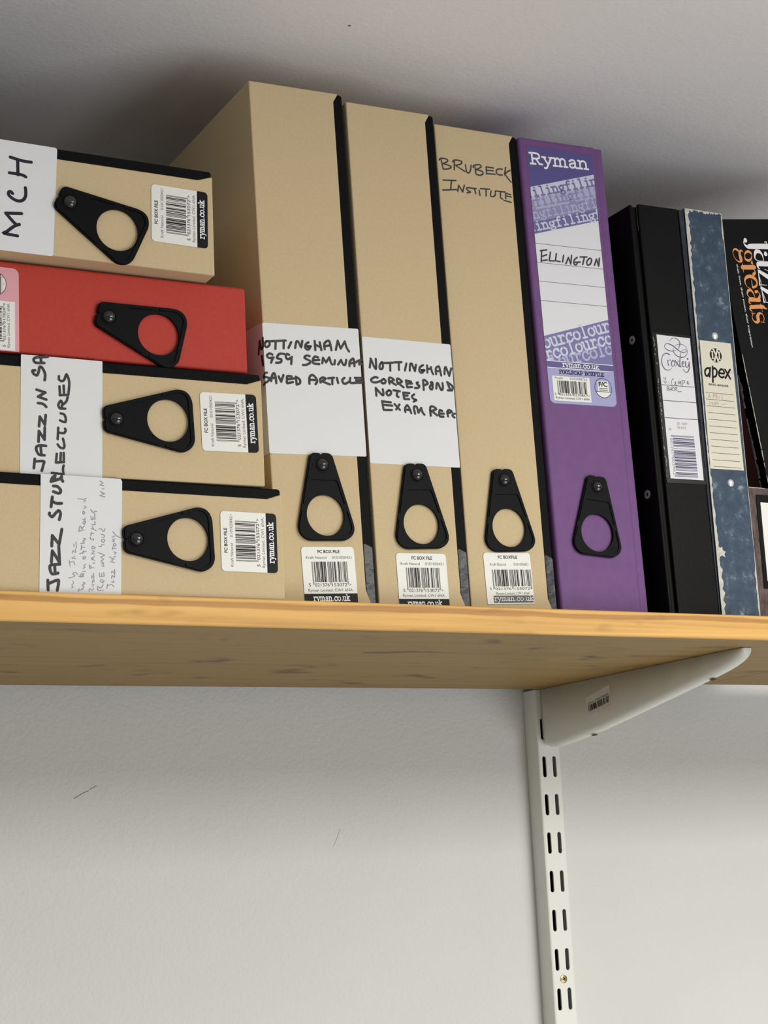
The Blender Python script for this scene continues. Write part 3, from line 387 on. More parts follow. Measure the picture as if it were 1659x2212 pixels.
 'APEX': [[[9.92,196.3],[8.25,196.88],[6.03,195.68],[4.93,193.56],[5.48,190.73],[7.18,190.44],[9.17,192.77]],[[10.37,197.21],[9.02,189.87]],[[12.96,198.59],[11.85,185.78]],[[13.04,196.28],[14.9,197.31],[16.75,195.15],[15.82,191.6],[13.91,190.14],[12.38,190.44]],[[18.68,193.72],[23.57,193.7],[23.17,196.28],[21.15,196.98],[18.76,194.45],[18.78,191.56],[21.06,190.16],[23.09,191.05]],[[25.01,197.02],[29.44,189.85]],[[29.98,197.45],[24.55,190.02]]],
 'APR': [[[5.84,172.37],[7.07,175.62]],[[7.07,175.62],[7.93,172.53]],[[6.31,173.55],[7.71,173.66]],[[11.04,172.49],[11.08,175.94],[12.77,175.49],[11.55,173.96]],[[13.49,172.68],[13.47,175.55],[15.16,175.11],[13.8,173.85],[15.21,172.52]],[[16.46,174.35],[16.47,172.91]],[[19.44,176.02],[19.67,172.01]],[[6.94,169.87],[6.96,167.01]],[[9.66,169.51],[8.69,168.58],[9.88,168.38],[9.19,166.9]],[[12.11,169.7],[11.1,168.47],[12.52,168.73],[11.81,167.1]],[[14.24,170.15],[13.34,168.36],[15.44,168.52]],[[14.91,169.91],[14.93,167.04]],[[18.17,168.01],[20.7,168.78],[23.13,168.67]]],
 'GREATS': [[[23.08,303.03,0.45],[21.39,304.3,1.52],[19.19,301.77,2.23],[19.51,297.58,3.22],[19.26,295.27,2.23],[16.13,294.94,0.98],[13.21,298.12,0.45],[12.44,302.3,0.4],[13.77,304.84,1.25],[16.21,305.42,1.7],[18.29,304.1,1.97]],[[30.83,294.89,0.89],[30.19,293.5,2.23],[31.22,292.32,0.54]],[[23.89,299.86,0.4],[25.81,302.39,1.61],[28.64,303.3,2.32],[30.97,302.2,1.88],[31.74,299.77,0.45],[29.8,296.53,1.61],[26.97,295.63,2.32],[24.35,296.69,1.61],[23.89,299.86,0.4]],[[19.46,289.93,3.84],[31.54,289.76,3.84]],[[19.99,293.17,0.45],[19.37,285.77,0.54]],[[30.26,288.15,0.45],[31.69,286.5,0.72],[31.16,284.88,2.23],[29.59,283.75,2.77]],[[23.15,271.68,0.45],[19.7,273.97,0.45],[18.87,278.61,1.34],[21.93,281.56,2.77],[26.35,281.95,3.13],[29.91,280.03,2.77],[31.39,276.75,1.34],[29.75,273.77,1.79],[26.29,272.68,1.97]],[[26.11,279.17,0.36],[25.6,272.69,1.07]],[[29.49,269.37,2.06],[28.18,268.8,2.68]],[[28.92,269.85,0.89],[31.38,267.71,0.54],[31.24,264.93,1.79],[28.74,261.99,3.31]],[[20.22,262.51,3.31],[29.86,261.82,3.31]],[[19.7,261.6,1.79],[18.7,259.92,0.98],[20.67,258.63,0.45]],[[25.95,264.59,0.45],[24.88,268.32,1.25],[22.83,270.44,2.23],[20.07,269.81,2.23],[18.63,267.07,0.98],[20.16,264.5,0.45],[25.19,263.92,0.54]],[[19.72,256.08,3.22],[31.29,256.14,3.4],[33.88,254.92,1.79],[36.3,254.16,0.36]],[[19.96,255.89,2.68],[18.15,254.41,1.25],[20.13,252.06,0.45]],[[30.33,258.71,0.36],[30.71,251.63,0.36]],[[26.81,243.26,0.45],[30.76,242.87,0.45]],[[29.82,243.72,0.63],[31.1,246.45,0.54],[29.98,249.94,0.8],[26.94,250.49,2.15],[24.68,248.02,3.22],[24.6,244.8,3.22],[22.44,243.12,2.32],[19.63,244.49,0.98],[18.73,247.73,0.54],[20.52,250.67,0.63]],[[18.76,251.18,0.54],[22.64,250.61,0.54]]],
 'JAZZ': [[[28.31,313.33,3.13],[28.16,312.77,3.84]],[[25.99,311.71,0.72],[26.66,309.14,1.34],[29.36,307.25,2.95],[33.24,307.69,4.47],[50.71,307.44,4.83]],[[48.42,311.08,0.89],[50.26,311.39,0.63],[49.1,308.02,0.89]],[[46.87,301.71,2.86],[46.87,301.0,3.84]],[[43.37,294.96,0.4],[42.95,300.11,1.34],[40.73,302.85,2.95],[37.33,303.21,3.4],[34.98,300.2,1.79],[34.78,296.7,0.8],[38.45,295.12,0.45],[43.37,294.96,0.4]],[[37.22,292.61,4.11],[46.79,292.34,4.38]],[[36.25,292.25,3.13],[35.65,289.93,1.52],[37.5,288.04,0.36]],[[36.15,286.2,2.68],[44.07,281.41,4.02]],[[35.47,288.07,0.63],[33.8,274.38,1.16]],[[33.92,274.85,0.72],[41.5,274.23,0.45]],[[35.77,275.74,0.54],[35.07,282.03,0.45]],[[35.05,271.81,2.68],[40.7,268.43,3.75]],[[34.77,273.67,0.63],[34.57,259.85,1.25]],[[34.67,260.22,0.8],[38.4,259.57,0.63]],[[36.64,261.1,0.54],[35.42,267.16,0.45]],[[42.43,287.97,0.45],[45.39,286.52,0.45]]],
}


# ------------------------------------------------------------------ the room shell
YW = 349.69; YS = 329.22; TH = 18.41; ZC = 415.0; ZF = -1980.0
g = Geo(); g.box(-1800, 2300, YW, YW + 100, ZF, ZC + 100, 'wall'); wall = struct(g.build('wall_back'))
g = Geo(); g.stroke([(-51, -107), (-44, -103), (-39, -101)], 0.5, YW - 0.15, 'grey_ink'); g.stroke([(-38, -100), (-32, -97)], 0.4, YW - 0.15, 'grey_ink')
g.build('scuff_mark', wall)
g = Geo(); g.stroke([(179, -153), (182, -147), (186, -138)], 0.3, YW - 0.15, 'pencil'); g.build('scuff_mark', wall)
g = Geo(); g.box(-1800, 2300, -2600, YW, ZC, ZC + 100, 'ceiling'); ceil = struct(g.build('ceiling'))
g = Geo(); g.disc((0, 0), 1.0, 0, 'grey_ink'); o = g.build('ceiling_speck', ceil); o.rotation_euler = (math.radians(-90), 0, 0); o.location = (0.0432, -0.0075, ZC * MM - 0.0003)
g = Geo(); g.box(-1800, 2300, -2600, YW, ZF - 100, ZF, 'floor'); struct(g.build('floor'))

# ------------------------------------------------------------------ shelf boards, upright and bracket
def board(name, x0, x1, y1, label):
    """pine board: front edge eased top and bottom; the panel behind it is the same pine with shade in its colour"""
    root = thing(name, Matrix.Identity(4), label, 'shelf')
    g = Geo(); g.box(x0, x1, 3.0, y1, -TH, 0, 'pine_shaded'); g.build('shelf_panel', root, bevel=0.6)
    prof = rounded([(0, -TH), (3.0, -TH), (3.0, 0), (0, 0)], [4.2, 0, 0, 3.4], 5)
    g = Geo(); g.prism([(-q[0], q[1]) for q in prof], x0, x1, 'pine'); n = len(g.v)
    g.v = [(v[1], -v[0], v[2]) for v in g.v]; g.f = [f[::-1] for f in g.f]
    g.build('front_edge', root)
    return root
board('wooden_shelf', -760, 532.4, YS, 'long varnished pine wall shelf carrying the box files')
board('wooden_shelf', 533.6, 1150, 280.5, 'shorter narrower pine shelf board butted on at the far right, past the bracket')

UX0, UX1 = 380.39, 404.14; YR = YS + 0.6
root = thing('shelf_upright', Matrix.Identity(4), 'white slotted metal upright screwed to the wall under the shelf', 'shelf upright')
holes = []
zs = -79.38; pitch = 34.169
for i in range(-1, 22):
    for f in (0.25, 0.71):
        cx = UX0 + (UX1 - UX0) * f; z1 = zs - i * pitch; z0 = z1 - 19.2; r = 2.0
        if z0 < -780: continue
        holes.append([(cx + r * math.cos(math.pi * k / 6), z1 - r + r * math.sin(math.pi * k / 6)) for k in range(7)] + [(cx - r * math.cos(math.pi * k / 6), z0 + r - r * math.sin(math.pi * k / 6)) for k in range(7)])
g = Geo(); zt = -TH - 0.5
g.prism([(UX0 + 1.5, -800), (UX1 - 1.5, -800), (UX1 - 1.5, zt), (UX0 + 1.5, zt)], YR, YR + 1.4, 'white_metal', holes=holes)
for (a, b, s) in ((UX0, UX0 + 1.4, 1), (UX1, UX1 - 1.4, -1)):
    pr = [(a, YW - 0.2), (a, YR + 1.6), (a + s * 0.5, YR + 0.5), (a + s * 1.6, YR), (a + s * 1.6, YR + 1.4), (b, YR + 2.0), (b, YW - 0.2)]
    k = len(g.v); g.prism(pr, -800, zt, 'white_metal'); g.v[k:] = [(v[0], v[2], v[1]) for v in g.v[k:]]
    # the profile was laid out as (x, depth): flip winding of those faces
    g.f = [f if min(f) < k else f[::-1] for f in g.f]
g.build('channel', root)
g = Geo(); g.box(UX0 + 1.6, UX1 - 1.6, YW - 1.2, YW - 0.3, -800, zt, 'dark_hole'); g.build('slot_shade_sheet', root)  # dark sheet behind the slots; the shade inside them is its colour
def dome(g, c, r, h, y, m, n=18, rings=5):
    k = len(g.v); mi = g.mi(m)
    for j in range(rings):
        a = math.pi / 2 * j / rings
        for i in range(n): t = 6.28319 * i / n; g.v.append((c[0] + r * math.cos(a) * math.cos(t), y - h * math.sin(a), c[1] + r * math.cos(a) * math.sin(t)))
    g.v.append((c[0], y - h, c[1]))
    for j in range(rings - 1):
        for i in range(n):
            q = (i + 1) % n; g.f.append((k + j * n + i, k + j * n + q, k + (j + 1) * n + q, k + (j + 1) * n + i)); g.m.append(mi)
    for i in range(n): g.f.append((k + (rings - 1) * n + i, k + (rings - 1) * n + (i + 1) % n, k + rings * n)); g.m.append(mi)
sc = (391.9, -276.8)
g = Geo(); g.prism([(sc[0] + 3.6 * math.cos(6.2832 * i / 20), sc[1] + 3.6 * math.sin(6.2832 * i / 20)) for i in range(20)], YR - 0.5, YR, 'brass')
dome(g, sc, 3.4, 0.5, YR - 0.5, 'brass', rings=2)
for a in (0.5, 0.5 + math.pi / 2): g.stroke([(sc[0] - 1.7 * math.cos(a), sc[1] - 1.7 * math.sin(a)), (sc[0] + 1.7 * math.cos(a), sc[1] + 1.7 * math.sin(a))], 0.7, YR - 1.05, 'dark_hole', caps=False)
g.build('screw', root)

BX0 = 386.2; BX1 = BX0 + 12.0
root = thing('shelf_bracket', Matrix.Identity(4), 'white tapered metal bracket under the shelf with a barcode sticker', 'bracket')
zt_ = -TH - 0.3
low = [(39.6, -20.2), (40.0, -22.4), (41.2, -24.6), (44.0, -27.0), (49.0, -29.2), (57.0, -31.6), (68.0, -34.3), (84.0, -37.4), (120.0, -43.6), (160.0, -50.5), (200.0, -57.4), (240.0, -64.0), (275.0, -68.6), (300.0, -71.4), (314.0, -72.4), (322.0, -72.2), (326.5, -70.4), (YR - 0.3, -66.5)]
g = Geo(); secs = []
for q, (yy, zb) in enumerate(low):
    hh = zt_ - zb; r_ = min(5.6, hh * 0.8); nz = 1.0 if q > 4 else (0.45, 0.68, 0.84, 0.93, 0.98)[q]
    cx = (BX0 + BX1) / 2; hw_ = (BX1 - BX0) / 2 * nz; rx = min(r_, hw_)
    sec = [(cx - hw_, zt_)] + [(cx - hw_ + rx - rx * math.cos(t), zb + r_ - r_ * math.sin(t)) for t in [math.pi / 2 * k / 7 for k in range(8)]]
    sec += [(cx + hw_ - rx + rx * math.sin(t), zb + r_ - r_ * math.cos(t)) for t in [math.pi / 2 * k / 7 for k in range(8)]] + [(cx + hw_, zt_)]
    secs.append([(p[0], yy, p[1]) for p in sec])
n = len(secs[0]); mi = g.mi('white_metal')
for sec in secs: g.v += sec
for q in range(len(secs) - 1):
    for i in range(n):
        k = (i + 1) % n; g.f.append((q * n + i, q * n + k, (q + 1) * n + k, (q + 1) * n + i)); g.m.append(mi)
g.f.append(tuple(range(n))); g.m.append(mi); g.f.append(tuple(range(len(g.v) - 1, len(g.v) - n - 1, -1))); g.m.append(mi)
arm = g.build('bracket_arm', root)
bm = bmesh.new(); bm.from_mesh(arm.data); bmesh.ops.recalc_face_normals(bm, faces=bm.faces); bm.to_mesh(arm.data); bm.free()
for p_ in arm.data.polygons: p_.use_smooth = abs(p_.normal.z) < 0.98 and len(p_.vertices) == 4
for (yy, zz) in ((255.2, -66.6), (84.6, -37.9)):
    g = Geo(); g.disc((0, 0), 2.9, 0, 'rust', 20); o = g.build('fixing_hole', root)
    o.location = ((BX0 + BX1) / 2 * MM, yy * MM, (zz - 0.35) * MM); o.rotation_euler = (math.radians(-90 + 10.5 - 2 * 10.5), 0, 0)
g = Geo()
def onside(y, z, dx): return (BX0 - dx, y, z)
SB = [(256.7, -34.6), (219.0, -26.6), (218.7, -44.0), (254.0, -49.4)]
g.face([onside(*p, 0.15) for p in SB], 'bracket_sticker'); st = g.build('price_sticker', root)
g = Geo()
def bil(u, v):
    a, b, c, d = [Vector(p) for p in SB]; return (a * (1 - u) + b * u) * (1 - v) + (d * (1 - u) + c * u) * v
def sq(u0, u1, v0, v1, m): g.face([onside(*bil(u, v), 0.3) for u, v in ((u0, v0), (u1, v0), (u1, v1), (u0, v1))], m)
S_ = ean13('5021376153072')
for i in range(0, 95, 1):
    if S_[i] == '1': sq(0.06 + 0.88 * i / 95, 0.06 + 0.88 * (i + 1) / 95, 0.50, 0.84, 'ink')
vs, fs = glyphs('250mm White Bracket'); xa, xb = min(v[0] for v in vs), max(v[0] for v in vs)
for f in fs: g.face([onside(*bil(0.06 + 0.88 * (vs[i][0] - xa) / (xb - xa), 0.46 - 0.17 * vs[i][1]), 0.3) for i in f], 'grey_ink')
g.build('barcode', st)

# ------------------------------------------------------------------ box file parts
def finger_ring(root, x, z, deg):
    """black plastic pull ring riveted at (x, z); deg turns it about the rivet"""
    a = math.radians(deg); c, s = math.cos(a), math.sin(a)
    def tr(p): return (x + p[0] * c - p[1] * s, p_y(p), z + p[0] * s + p[1] * c)
    out = rounded([(-8.2, 8.4), (-1.3, 8.4), (0, 7.0), (1.3, 8.4), (8.2, 8.4), (23.6, -52.5), (-23.6, -52.5)], [4.2, 1.0, 0.4, 1.0, 4.2, 9.5, 9.5], 8)
    hole = [(14.2 * math.cos(6.28319 * i / 48), -35 + 14.2 * math.sin(6.28319 * i / 48)) for i in range(48)]
    def place(g, k): g.v[k:] = [(x + v[0] * c - v[2] * s, v[1], z + v[0] * s + v[2] * c) for v in g.v[k:]]
    def edge(t): return 8.2 + (23.6 - 8.2) * (8.4 - t) / 60.9   # half width of the plate at height t
    g = Geo(); k = len(g.v)
    g.prism(out, -2.3, -0.45, 'plastic', holes=[hole])
    top = rounded([(-edge(7.6) + .7, 7.4), (-1.3, 7.4), (0, 6.2), (1.3, 7.4), (edge(7.6) - .7, 7.4), (edge(-27) - .7, -27), (edge(-27) - 2.3, -27), (edge(-10.5) - 2.6, -10.5), (-edge(-10.5) + 2.6, -10.5), (-edge(-27) + 2.3, -27), (-edge(-27) + .7, -27)],
                  [3.5, .8, .3, .8, 3.5, .3, .3, 2.4, 2.4, .3, .3], 5)
    g.prism(top, -3.1, -2.2, 'plastic')
    low = [(edge(-32) - .7, -32), (edge(-32) - 2.3, -32)]
    inner = rounded([(edge(-32) - 2.3, -32), (23.6 - 2.9, -49.6), (-23.6 + 2.9, -49.6), (-edge(-32) + 2.3, -32)], [0, 6.5, 6.5, 0], 8)
    outer = rounded([(-edge(-32) + .7, -32), (-23.6 + .8, -51.7), (23.6 - .8, -51.7), (edge(-32) - .7, -32)], [0, 9, 9, 0], 8)
    g.prism(inner + outer, -3.1, -2.2, 'plastic')
    place(g, k)
    ring = g.build('finger_ring', root, bevel=0.35)
    g = Geo()
    g.prism([(5.4 * math.cos(6.28319 * i / 28), 5.4 * math.sin(6.28319 * i / 28)) for i in range(28)], -3.5, -3.0, 'plastic', holes=[[(4.7 * math.cos(6.28319 * i / 28), 4.7 * math.sin(6.28319 * i / 28)) for i in range(28)]])
    place(g, 0); g.build('rivet_collar', ring)
    g = Geo(); dome(g, (0, 0), 4.4, 3.0, -3.05, 'rivet', 24, 7); place(g, 0); g.build('rivet', ring, smooth=True)

def on_label(x, z, deg):
    a = math.radians(deg); c, s = math.cos(a), math.sin(a)
    return lambda px, pd: (x + px * c + pd * s, z + px * s - pd * c)     # px right, pd down from the top-left corner
def place_label(g, T): g.v = [((lambda q: (q[0], v[1], q[1]))(T(v[0], -v[2]))) for v in g.v]

def product_sticker(root, x, z, deg, hmax=39.6, kind=0):
    """white barcode sticker; its black foot carries the shop's web address"""
    T = on_label(x, z, deg); W, H = 39.7, min(39.6, hmax)
    full = H > 38.5
    g = Geo()
    r = 2.6
    g.prism(rounded([(0, 0), (W, 0), (W, -H), (0, -H)], [r, r, r if full else 0, r if full else 0]), -0.45, -0.28, 'sticker')
    Y = -0.52
    text(g, 'FC BOX FILE' if kind == 0 else 'FC BOXFILE', (12.2, -4.4), (28.6, -4.4), 2.2, Y, 'ink', 0.02)
    d0 = 0 if kind == 0 else 1.2
    text(g, 'Kraft Natural', (3.2 if not kind else 5, -8.3 - d0), (18.4, -8.3 - d0), 1.9, Y, 'grey_ink')
    text(g, '0101050421', (22.6 if not kind else 25, -8.3 - d0), (37.4, -8.3 - d0), 1.9, Y, 'grey_ink')
    text(g, 'Ryman Limited, CW1 6NA.', (3.2 if not kind else 8, -30.6), (36.8, -30.6), 1.9, Y, 'grey_ink')
    place_label(g, T); st = g.build('product_sticker', root)
    g = Geo()
    if kind == 0: bars(g, '5021376153072', 7.0, 33.6, -24.2, -10.2, 1.8, Y, 'ink'); t = [(3.8, 5.3), (8.4, 19.2), (21.3, 32.4), (34.2, 35.6)]; zz = -27.2
    else: bars(g, '5021376153072', 6.0, 38.9, -24.6, -12.4, 1.8, Y, 'ink'); t = [(3.0, 4.4), (7.6, 21), (24, 37), (37.6, 38.6)]; zz = -27.0
    for q, (a, b) in zip(('5', '021376', '153072', '>'), t): text(g, q, (a, zz), (b, zz), 2.2 if not kind else 1.6, Y, 'ink')
    place_label(g, T); g.build('barcode', st)
    g = Geo()
    if kind == 0:
        g.prism(rounded([(0, -32.1), (W, -32.1), (W, -H), (0, -H)], [0, 0, r if full else 0, r if full else 0]), -0.56, -0.46, 'ink')
        slab(g, 'ryman.co.uk', (6.4, -37.0), (33.6, -37.0), 2.7, -0.64, 'print_white', 0.25)
    else:
        g.prism([(5.4, -31.2), (39.2, -31.2), (39.2, -36.4), (5.4, -36.4)], -0.56, -0.46, 'grey_ink')
        slab(g, 'ryman.co.uk', (5.8, -35.0), (38.9, -35.0), 2.3, -0.64, 'print_white', 0.16)
    place_label(g, T); g.build('address_band', st)
    return st

def writing(parent, strokes, w, y, m, name='handwriting'):
    g = Geo()
    for s in strokes: g.stroke(s, w, y, m)
    return g.build(name, parent)

BOXD = 258.0
def kraft_box(key, label, group):
    W, H = SZ[key]
    root = thing('box_file', key, label, 'box file', group)
    g = Geo(); g.prism([(0, 0), (W - 3.8, 0), (W - 7.4, 10.5), (W - 7.4, H - 6.8), (W - 3.4, H), (0, H)], 0, BOXD, 'kraft'); g.build('cover', root, bevel=0.9)
    g = Geo(); g.prism(rounded([(W - 9.5, 0.5), (W - 0.2, 0.5), (W - 0.2, H - 0.5), (W - 9.5, H - 0.5)], [0, 2, 2, 0]), 0.7, BOXD - 3, 'black_cloth'); e = g.build('lid_edge', root, bevel=0.8)
    if key[0] == 'b':
        g = Geo(); g.prism(rounded([(W - 7.0, 0.8), (W - 0.6, 0.8), (W - 0.5, 40), (W - 6.9, 43)], [2.5, 1, 1.5, 1]), 0.35, 0.9, 'black_tape'); g.build('hinge_tape', root)['label'] = 'glossy creased black tape'
    return root
def colour_box(key, label, m, lid=True):
    W, H = SZ[key]
    root = thing('box_file', key, label, 'box file')
    g = Geo(); g.box(0, W - 6.2 if lid else W, 0, BOXD, 0, H, m); g.build('cover', root, bevel=2.2, seg=4)
    if lid: g = Geo(); g.box(W - 7.4, W, 0.9, BOXD - 2, 0.6, H - 0.6, m); g.build('lid_edge', root, bevel=1.2, seg=3)
    return root
def paper(root, pts, name='paper_label', r=1.0, flap=None):
    g = Geo(); g.prism(rounded(pts, r, 3), -0.32, -0.05, 'paper')
    if flap:
        (za, zb, zc, zd, depth) = flap
        g.face([(-0.3, -0.32, zb), (-0.3, -0.32, za), (-0.3, depth, zc), (-0.3, depth, zd)], 'paper')
    return g.build(name, root)

# --- upright kraft boxes
UG = 'upright kraft box files'; LG = 'kraft box files lying in the left stack'
r = kraft_box('b1', 'upright kraft box file next to the stack, white paper label reading 1959 seminar, saved article', UG)
p = paper(r, [(-0.35, 103.2), (73.0, 104.1), (73.3, 196.5), (-0.35, 195.2)], flap=(195.2, 103.2, 199, 104.5, 46))
g = Geo()
for s_ in HW['NOT1']: g.stroke(s_, 1.7, -0.4, 'marker')
# the label is folded round the box's left edge, and the writing with it
cut = []
for f_, m_ in zip(g.f, g.m):
    P_ = [g.v[i] for i in f_]
    for sgn in (1, -1):
        Q_ = []
        for a_, b_ in zip(P_, P_[1:] + P_[:1]):
            ia, ib = (a_[0] + 0.35) * sgn, (b_[0] + 0.35) * sgn
            if ia >= 0: Q_.append(a_)
            if ia * ib < 0: t_ = ia / (ia - ib); Q_.append(tuple(a_[k] + (b_[k] - a_[k]) * t_ for k in range(3)))
        if len(Q_) > 2: cut.append([q_ if sgn > 0 else (-0.35 + (q_[1] + 0.4), -0.35 + (-0.35 - q_[0]) * 1.9, q_[2]) for q_ in Q_])
g2 = Geo()
for Q_ in cut: g2.face(Q_, 'marker')
g2.build('handwriting', p)
finger_ring(r, 37.2, 96.2, 1.1); product_sticker(r, 18.6, 39.4, 1.0, 38.3)
r = kraft_box('b2', 'middle upright kraft box file, white paper label listing correspond, notes and exam in marker', UG)
p = paper(r, [(0.1, 101.5), (72.3, 101.5), (72.0, 193.0), (0.1, 193.2)])
writing(p, HW['NOT2'], 1.7, -0.4, 'marker')
finger_ring(r, 35.0, 94.0, 2.3); product_sticker(r, 15.3, 38.4, 0.4, 37.6)
r = kraft_box('b3', 'upright kraft box file beside the purple one, two handwritten words straight on its spine', UG)
writing(r, HW['BRU'], 1.1, -0.12, 'marker')
finger_ring(r, 34.3, 96.5, 2.4); product_sticker(r, 12.9, 43.1, 1.0, 37.3, 1)

# --- the lying stack
r = kraft_box('A', 'kraft box file lying topmost in the left stack, paper label marked MCH', LG)
p = paper(r, [(-0.6, 110.5), (73.4, 107.2), (73.9, 190), (-0.6, 190)], r=1.5); writing(p, HW['MCH'], 2.1, -0.4, 'marker_blue')
finger_ring(r, 36.6, 99.9, -24.4); product_sticker(r, 18.6, 44.3, -0.9)
r = kraft_box('C', 'kraft box file lying under the red one, paper label reading Jazz in and Lectures', LG)
p = paper(r, [(-0.3, 111.2), (76.6, 109.6), (76.9, 162.4), (-0.3, 163.8)], r=0.6); writing(p, HW['JIS'], 1.75, -0.4, 'marker', 'handwriting'); writing(p, HW['LEC'], 1.6, -0.4, 'marker')
finger_ring(r, 38.3, 101.9, 2.5); product_sticker(r, 21.5, 43.4, 1.1)
r = kraft_box('D', 'kraft box file lying lowest in the stack, label reading Jazz Stud above pencil notes', LG)
p = paper(r, [(0.2, 112.4), (73.2, 110.4), (74.8, 111.5), (74.8, 163.2), (0.2, 164.6)], r=0.4); writing(p, HW['JST'], 1.9, -0.4, 'marker'); writing(p, HW['PEN'], 0.48, -0.4, 'pencil', 'pencil_notes')
finger_ring(r, 35.8, 102.4, 2.6); product_sticker(r, 17.9, 44.2, 0.0)

r = colour_box('R', 'red box file lying second from the top of the left stack', 'red', lid=False)
finger_ring(r, 29.2, 97.5, -14.0)
g = Geo(); g.prism(rounded([(0.6, 155.9), (55.8, 155.9), (55.8, 300), (0.6, 300)], [0, 4, 0, 0]), -0.4, -0.1, 'pink')
g.flat([(1.2, 158.5), (33.4, 158.5), (33.4, 215), (1.2, 215)], -0.48, 'sticker')
text(g, 'Ryman Limited, CW1 6NA.', (3.0, 161.9), (32.4, 161.9), 1.7, -0.55, 'grey_ink')
lab = g.build('printed_label', r)
g = Geo(); bars(g, '5021376017824', 6.6, 29.6, 167.0, 185, 1.6, -0.55, 'ink')
for q, (a, b) in zip(('5', '021376', '017824', '>'), [(3.2, 4.6), (7.6, 17.2), (18.6, 28.6), (30.2, 32.0)]): text(g, q, (a, 164.6), (b, 164.6), 1.7, -0.55, 'ink')
g.build('barcode', lab)
g = Geo(); c_ = (44.5, 172.0); g.disc(c_, 8.2, -0.5, 'label_mauve', 40); g.disc(c_, 7.8, -0.56, 'pink', 40)
seg = [(c_[0] + 7.7 * math.cos(t), c_[1] + 7.7 * math.sin(t)) for t in [math.pi + 0.57 + (math.pi - 1.14) * i / 16 for i in range(17)]]
g.flat(seg, -0.6, 'sticker'); g.stroke([seg[0], seg[-1]], 0.5, -0.64, 'label_mauve', caps=False)
for i in range(17): xx = seg[0][0] + (seg[-1][0] - seg[0][0]) * (i + 0.5) / 17; g.stroke([(xx, seg[0][1] - 0.2), (xx, seg[0][1] - (3.2 if i % 6 == 2 else 1.3))], 0.16, -0.66, 'grey_ink', caps=False)
g.flat([(c_[0] - 4.6, seg[0][1] + 0.4), (c_[0] + 4.6, seg[0][1] + 0.4), (c_[0] + 4.6, seg[0][1] + 9), (c_[0] - 4.6, seg[0][1] + 9)], -0.6, 'sticker')
for k in range(3): g.stroke([(c_[0] - 3.6, seg[0][1] + 1.4 + k), (c_[0] + 3.0, seg[0][1] + 1.4 + k)], 0.4, -0.66, 'grey_ink', caps=False)
g.build('size_emblem', lab)

# --- the purple box
r = colour_box('pu', 'purple upright box file with a long violet and white printed label', 'purple')
finger_ring(r, 39.6, 95.8, -5.4)
PL = PU
g = Geo(); g.prism(rounded(PL['outline'], [4, 4, 1, 1]), -0.4, -0.08, 'label_white')
for nme, m in (('top', 'navy_violet'), ('r0', 'tint0'), ('r1', 'tint1'), ('r2', 'tint2'), ('r3', 'tint3'), ('low', 'mid_violet'), ('foot', 'soft_violet'), ('strip', 'navy_violet'), ('code', 'sticker')):
    pts = PL[nme]
    if nme == 'foot': pts = rounded(pts, [4, 4, 0, 0] if pts[0][1] < pts[2][1] else [0, 0, 4, 4])
    g.flat(pts, -0.47 if nme != 'code' else -0.52, m)
ins = (PL['outline'][0][0], PL['outline'][1][0], PL['zcut'] - 0.3)
slab(g, 'Ryman', *PL['t_ryman'], 6.2, -0.55, 'print_white', 0.21)
for t_, k_, m_, h_ in (('filingfilin', 't_0', 'mid_violet', 4.7), ('gfilingfili', 't_1', 'tint2', 4.7), ('ingfilingfi', 't_2', 'tint1', 4.7), ('lingfilingf', 't_3', 'tint0', 4.7), ('ourcolour', 't_4', 'tint0', 6.3), ('rcolourco', 't_5', 'tint0', 6.3), ('lourcolo', 't_6', 'tint1', 6.3)):
    slab(g, t_, *PL[k_], h_, -0.55, m_, 0.26, True, ins)
for a, b in PL['rules']: g.stroke([a, b], 0.3, -0.55, 'grey_ink', caps=False)
for a, b in PL['white_rules']: g.stroke([a, b], 0.5, -0.55, 'print_white', caps=False)
slab(g, 'ryman.co.uk', *PL['t_web'], 2.6, -0.6, 'print_white', 0.21)
slab(g, 'FOOLSCAP BOXFILE', *PL['t_fool'], 1.9, -0.6, 'ink', 0.24)
lab = g.build('printed_label', r)
writing(lab, HW['ELL'], 1.15, -0.6, 'marker')
g = Geo(); q = PL['code']; x0, x1 = min(a[0] for a in q), max(a[0] for a in q); z0, z1 = min(a[1] for a in q), max(a[1] for a in q)
w_ = x1 - x0; h_ = z1 - z0
text(g, 'Purple', (x0 + .07 * w_, z1 - .12 * h_), (x0 + .28 * w_, z1 - .12 * h_), 1.7, -0.6, 'grey_ink')
text(g, '0101040722', (x0 + .48 * w_, z1 - .12 * h_), (x0 + .93 * w_, z1 - .12 * h_), 1.7, -0.6, 'grey_ink')
bars(g, '5021376023085', x0 + .12 * w_, x0 + .90 * w_, z1 - .68 * h_, z1 - .18 * h_, 1.4, -0.6, 'ink')
for s_, (a, b) in zip(('5', '021376', '023085', '>'), [(.03, .07), (.14, .47), (.52, .85), (.92, .97)]): text(g, s_, (x0 + a * w_, z1 - .78 * h_), (x0 + b * w_, z1 - .78 * h_), 1.7, -0.6, 'ink')
text(g, 'Ryman Limited, CW1 6NA.', (x0 + .05 * w_, z1 - .92 * h_), (x0 + .97 * w_, z1 - .92 * h_), 1.7, -0.6, 'ink')
g.build('barcode', lab)
g = Geo(); c_ = PL['emblem']; R0 = 7.9
g.disc(c_, R0, -0.52, 'ink', 40); g.disc(c_, R0 - 0.45, -0.56, 'soft_violet', 40)
t0 = math.pi + 0.42; seg = [(c_[0] + (R0 - .5) * math.cos(t), c_[1] + (R0 - .5) * math.sin(t)) for t in [t0 + (math.pi - 0.84) * i / 16 for i in range(17)]]
g.flat(seg, -0.6, 'sticker'); g.stroke([seg[0], seg[-1]], 0.4, -0.64, 'ink', caps=False)
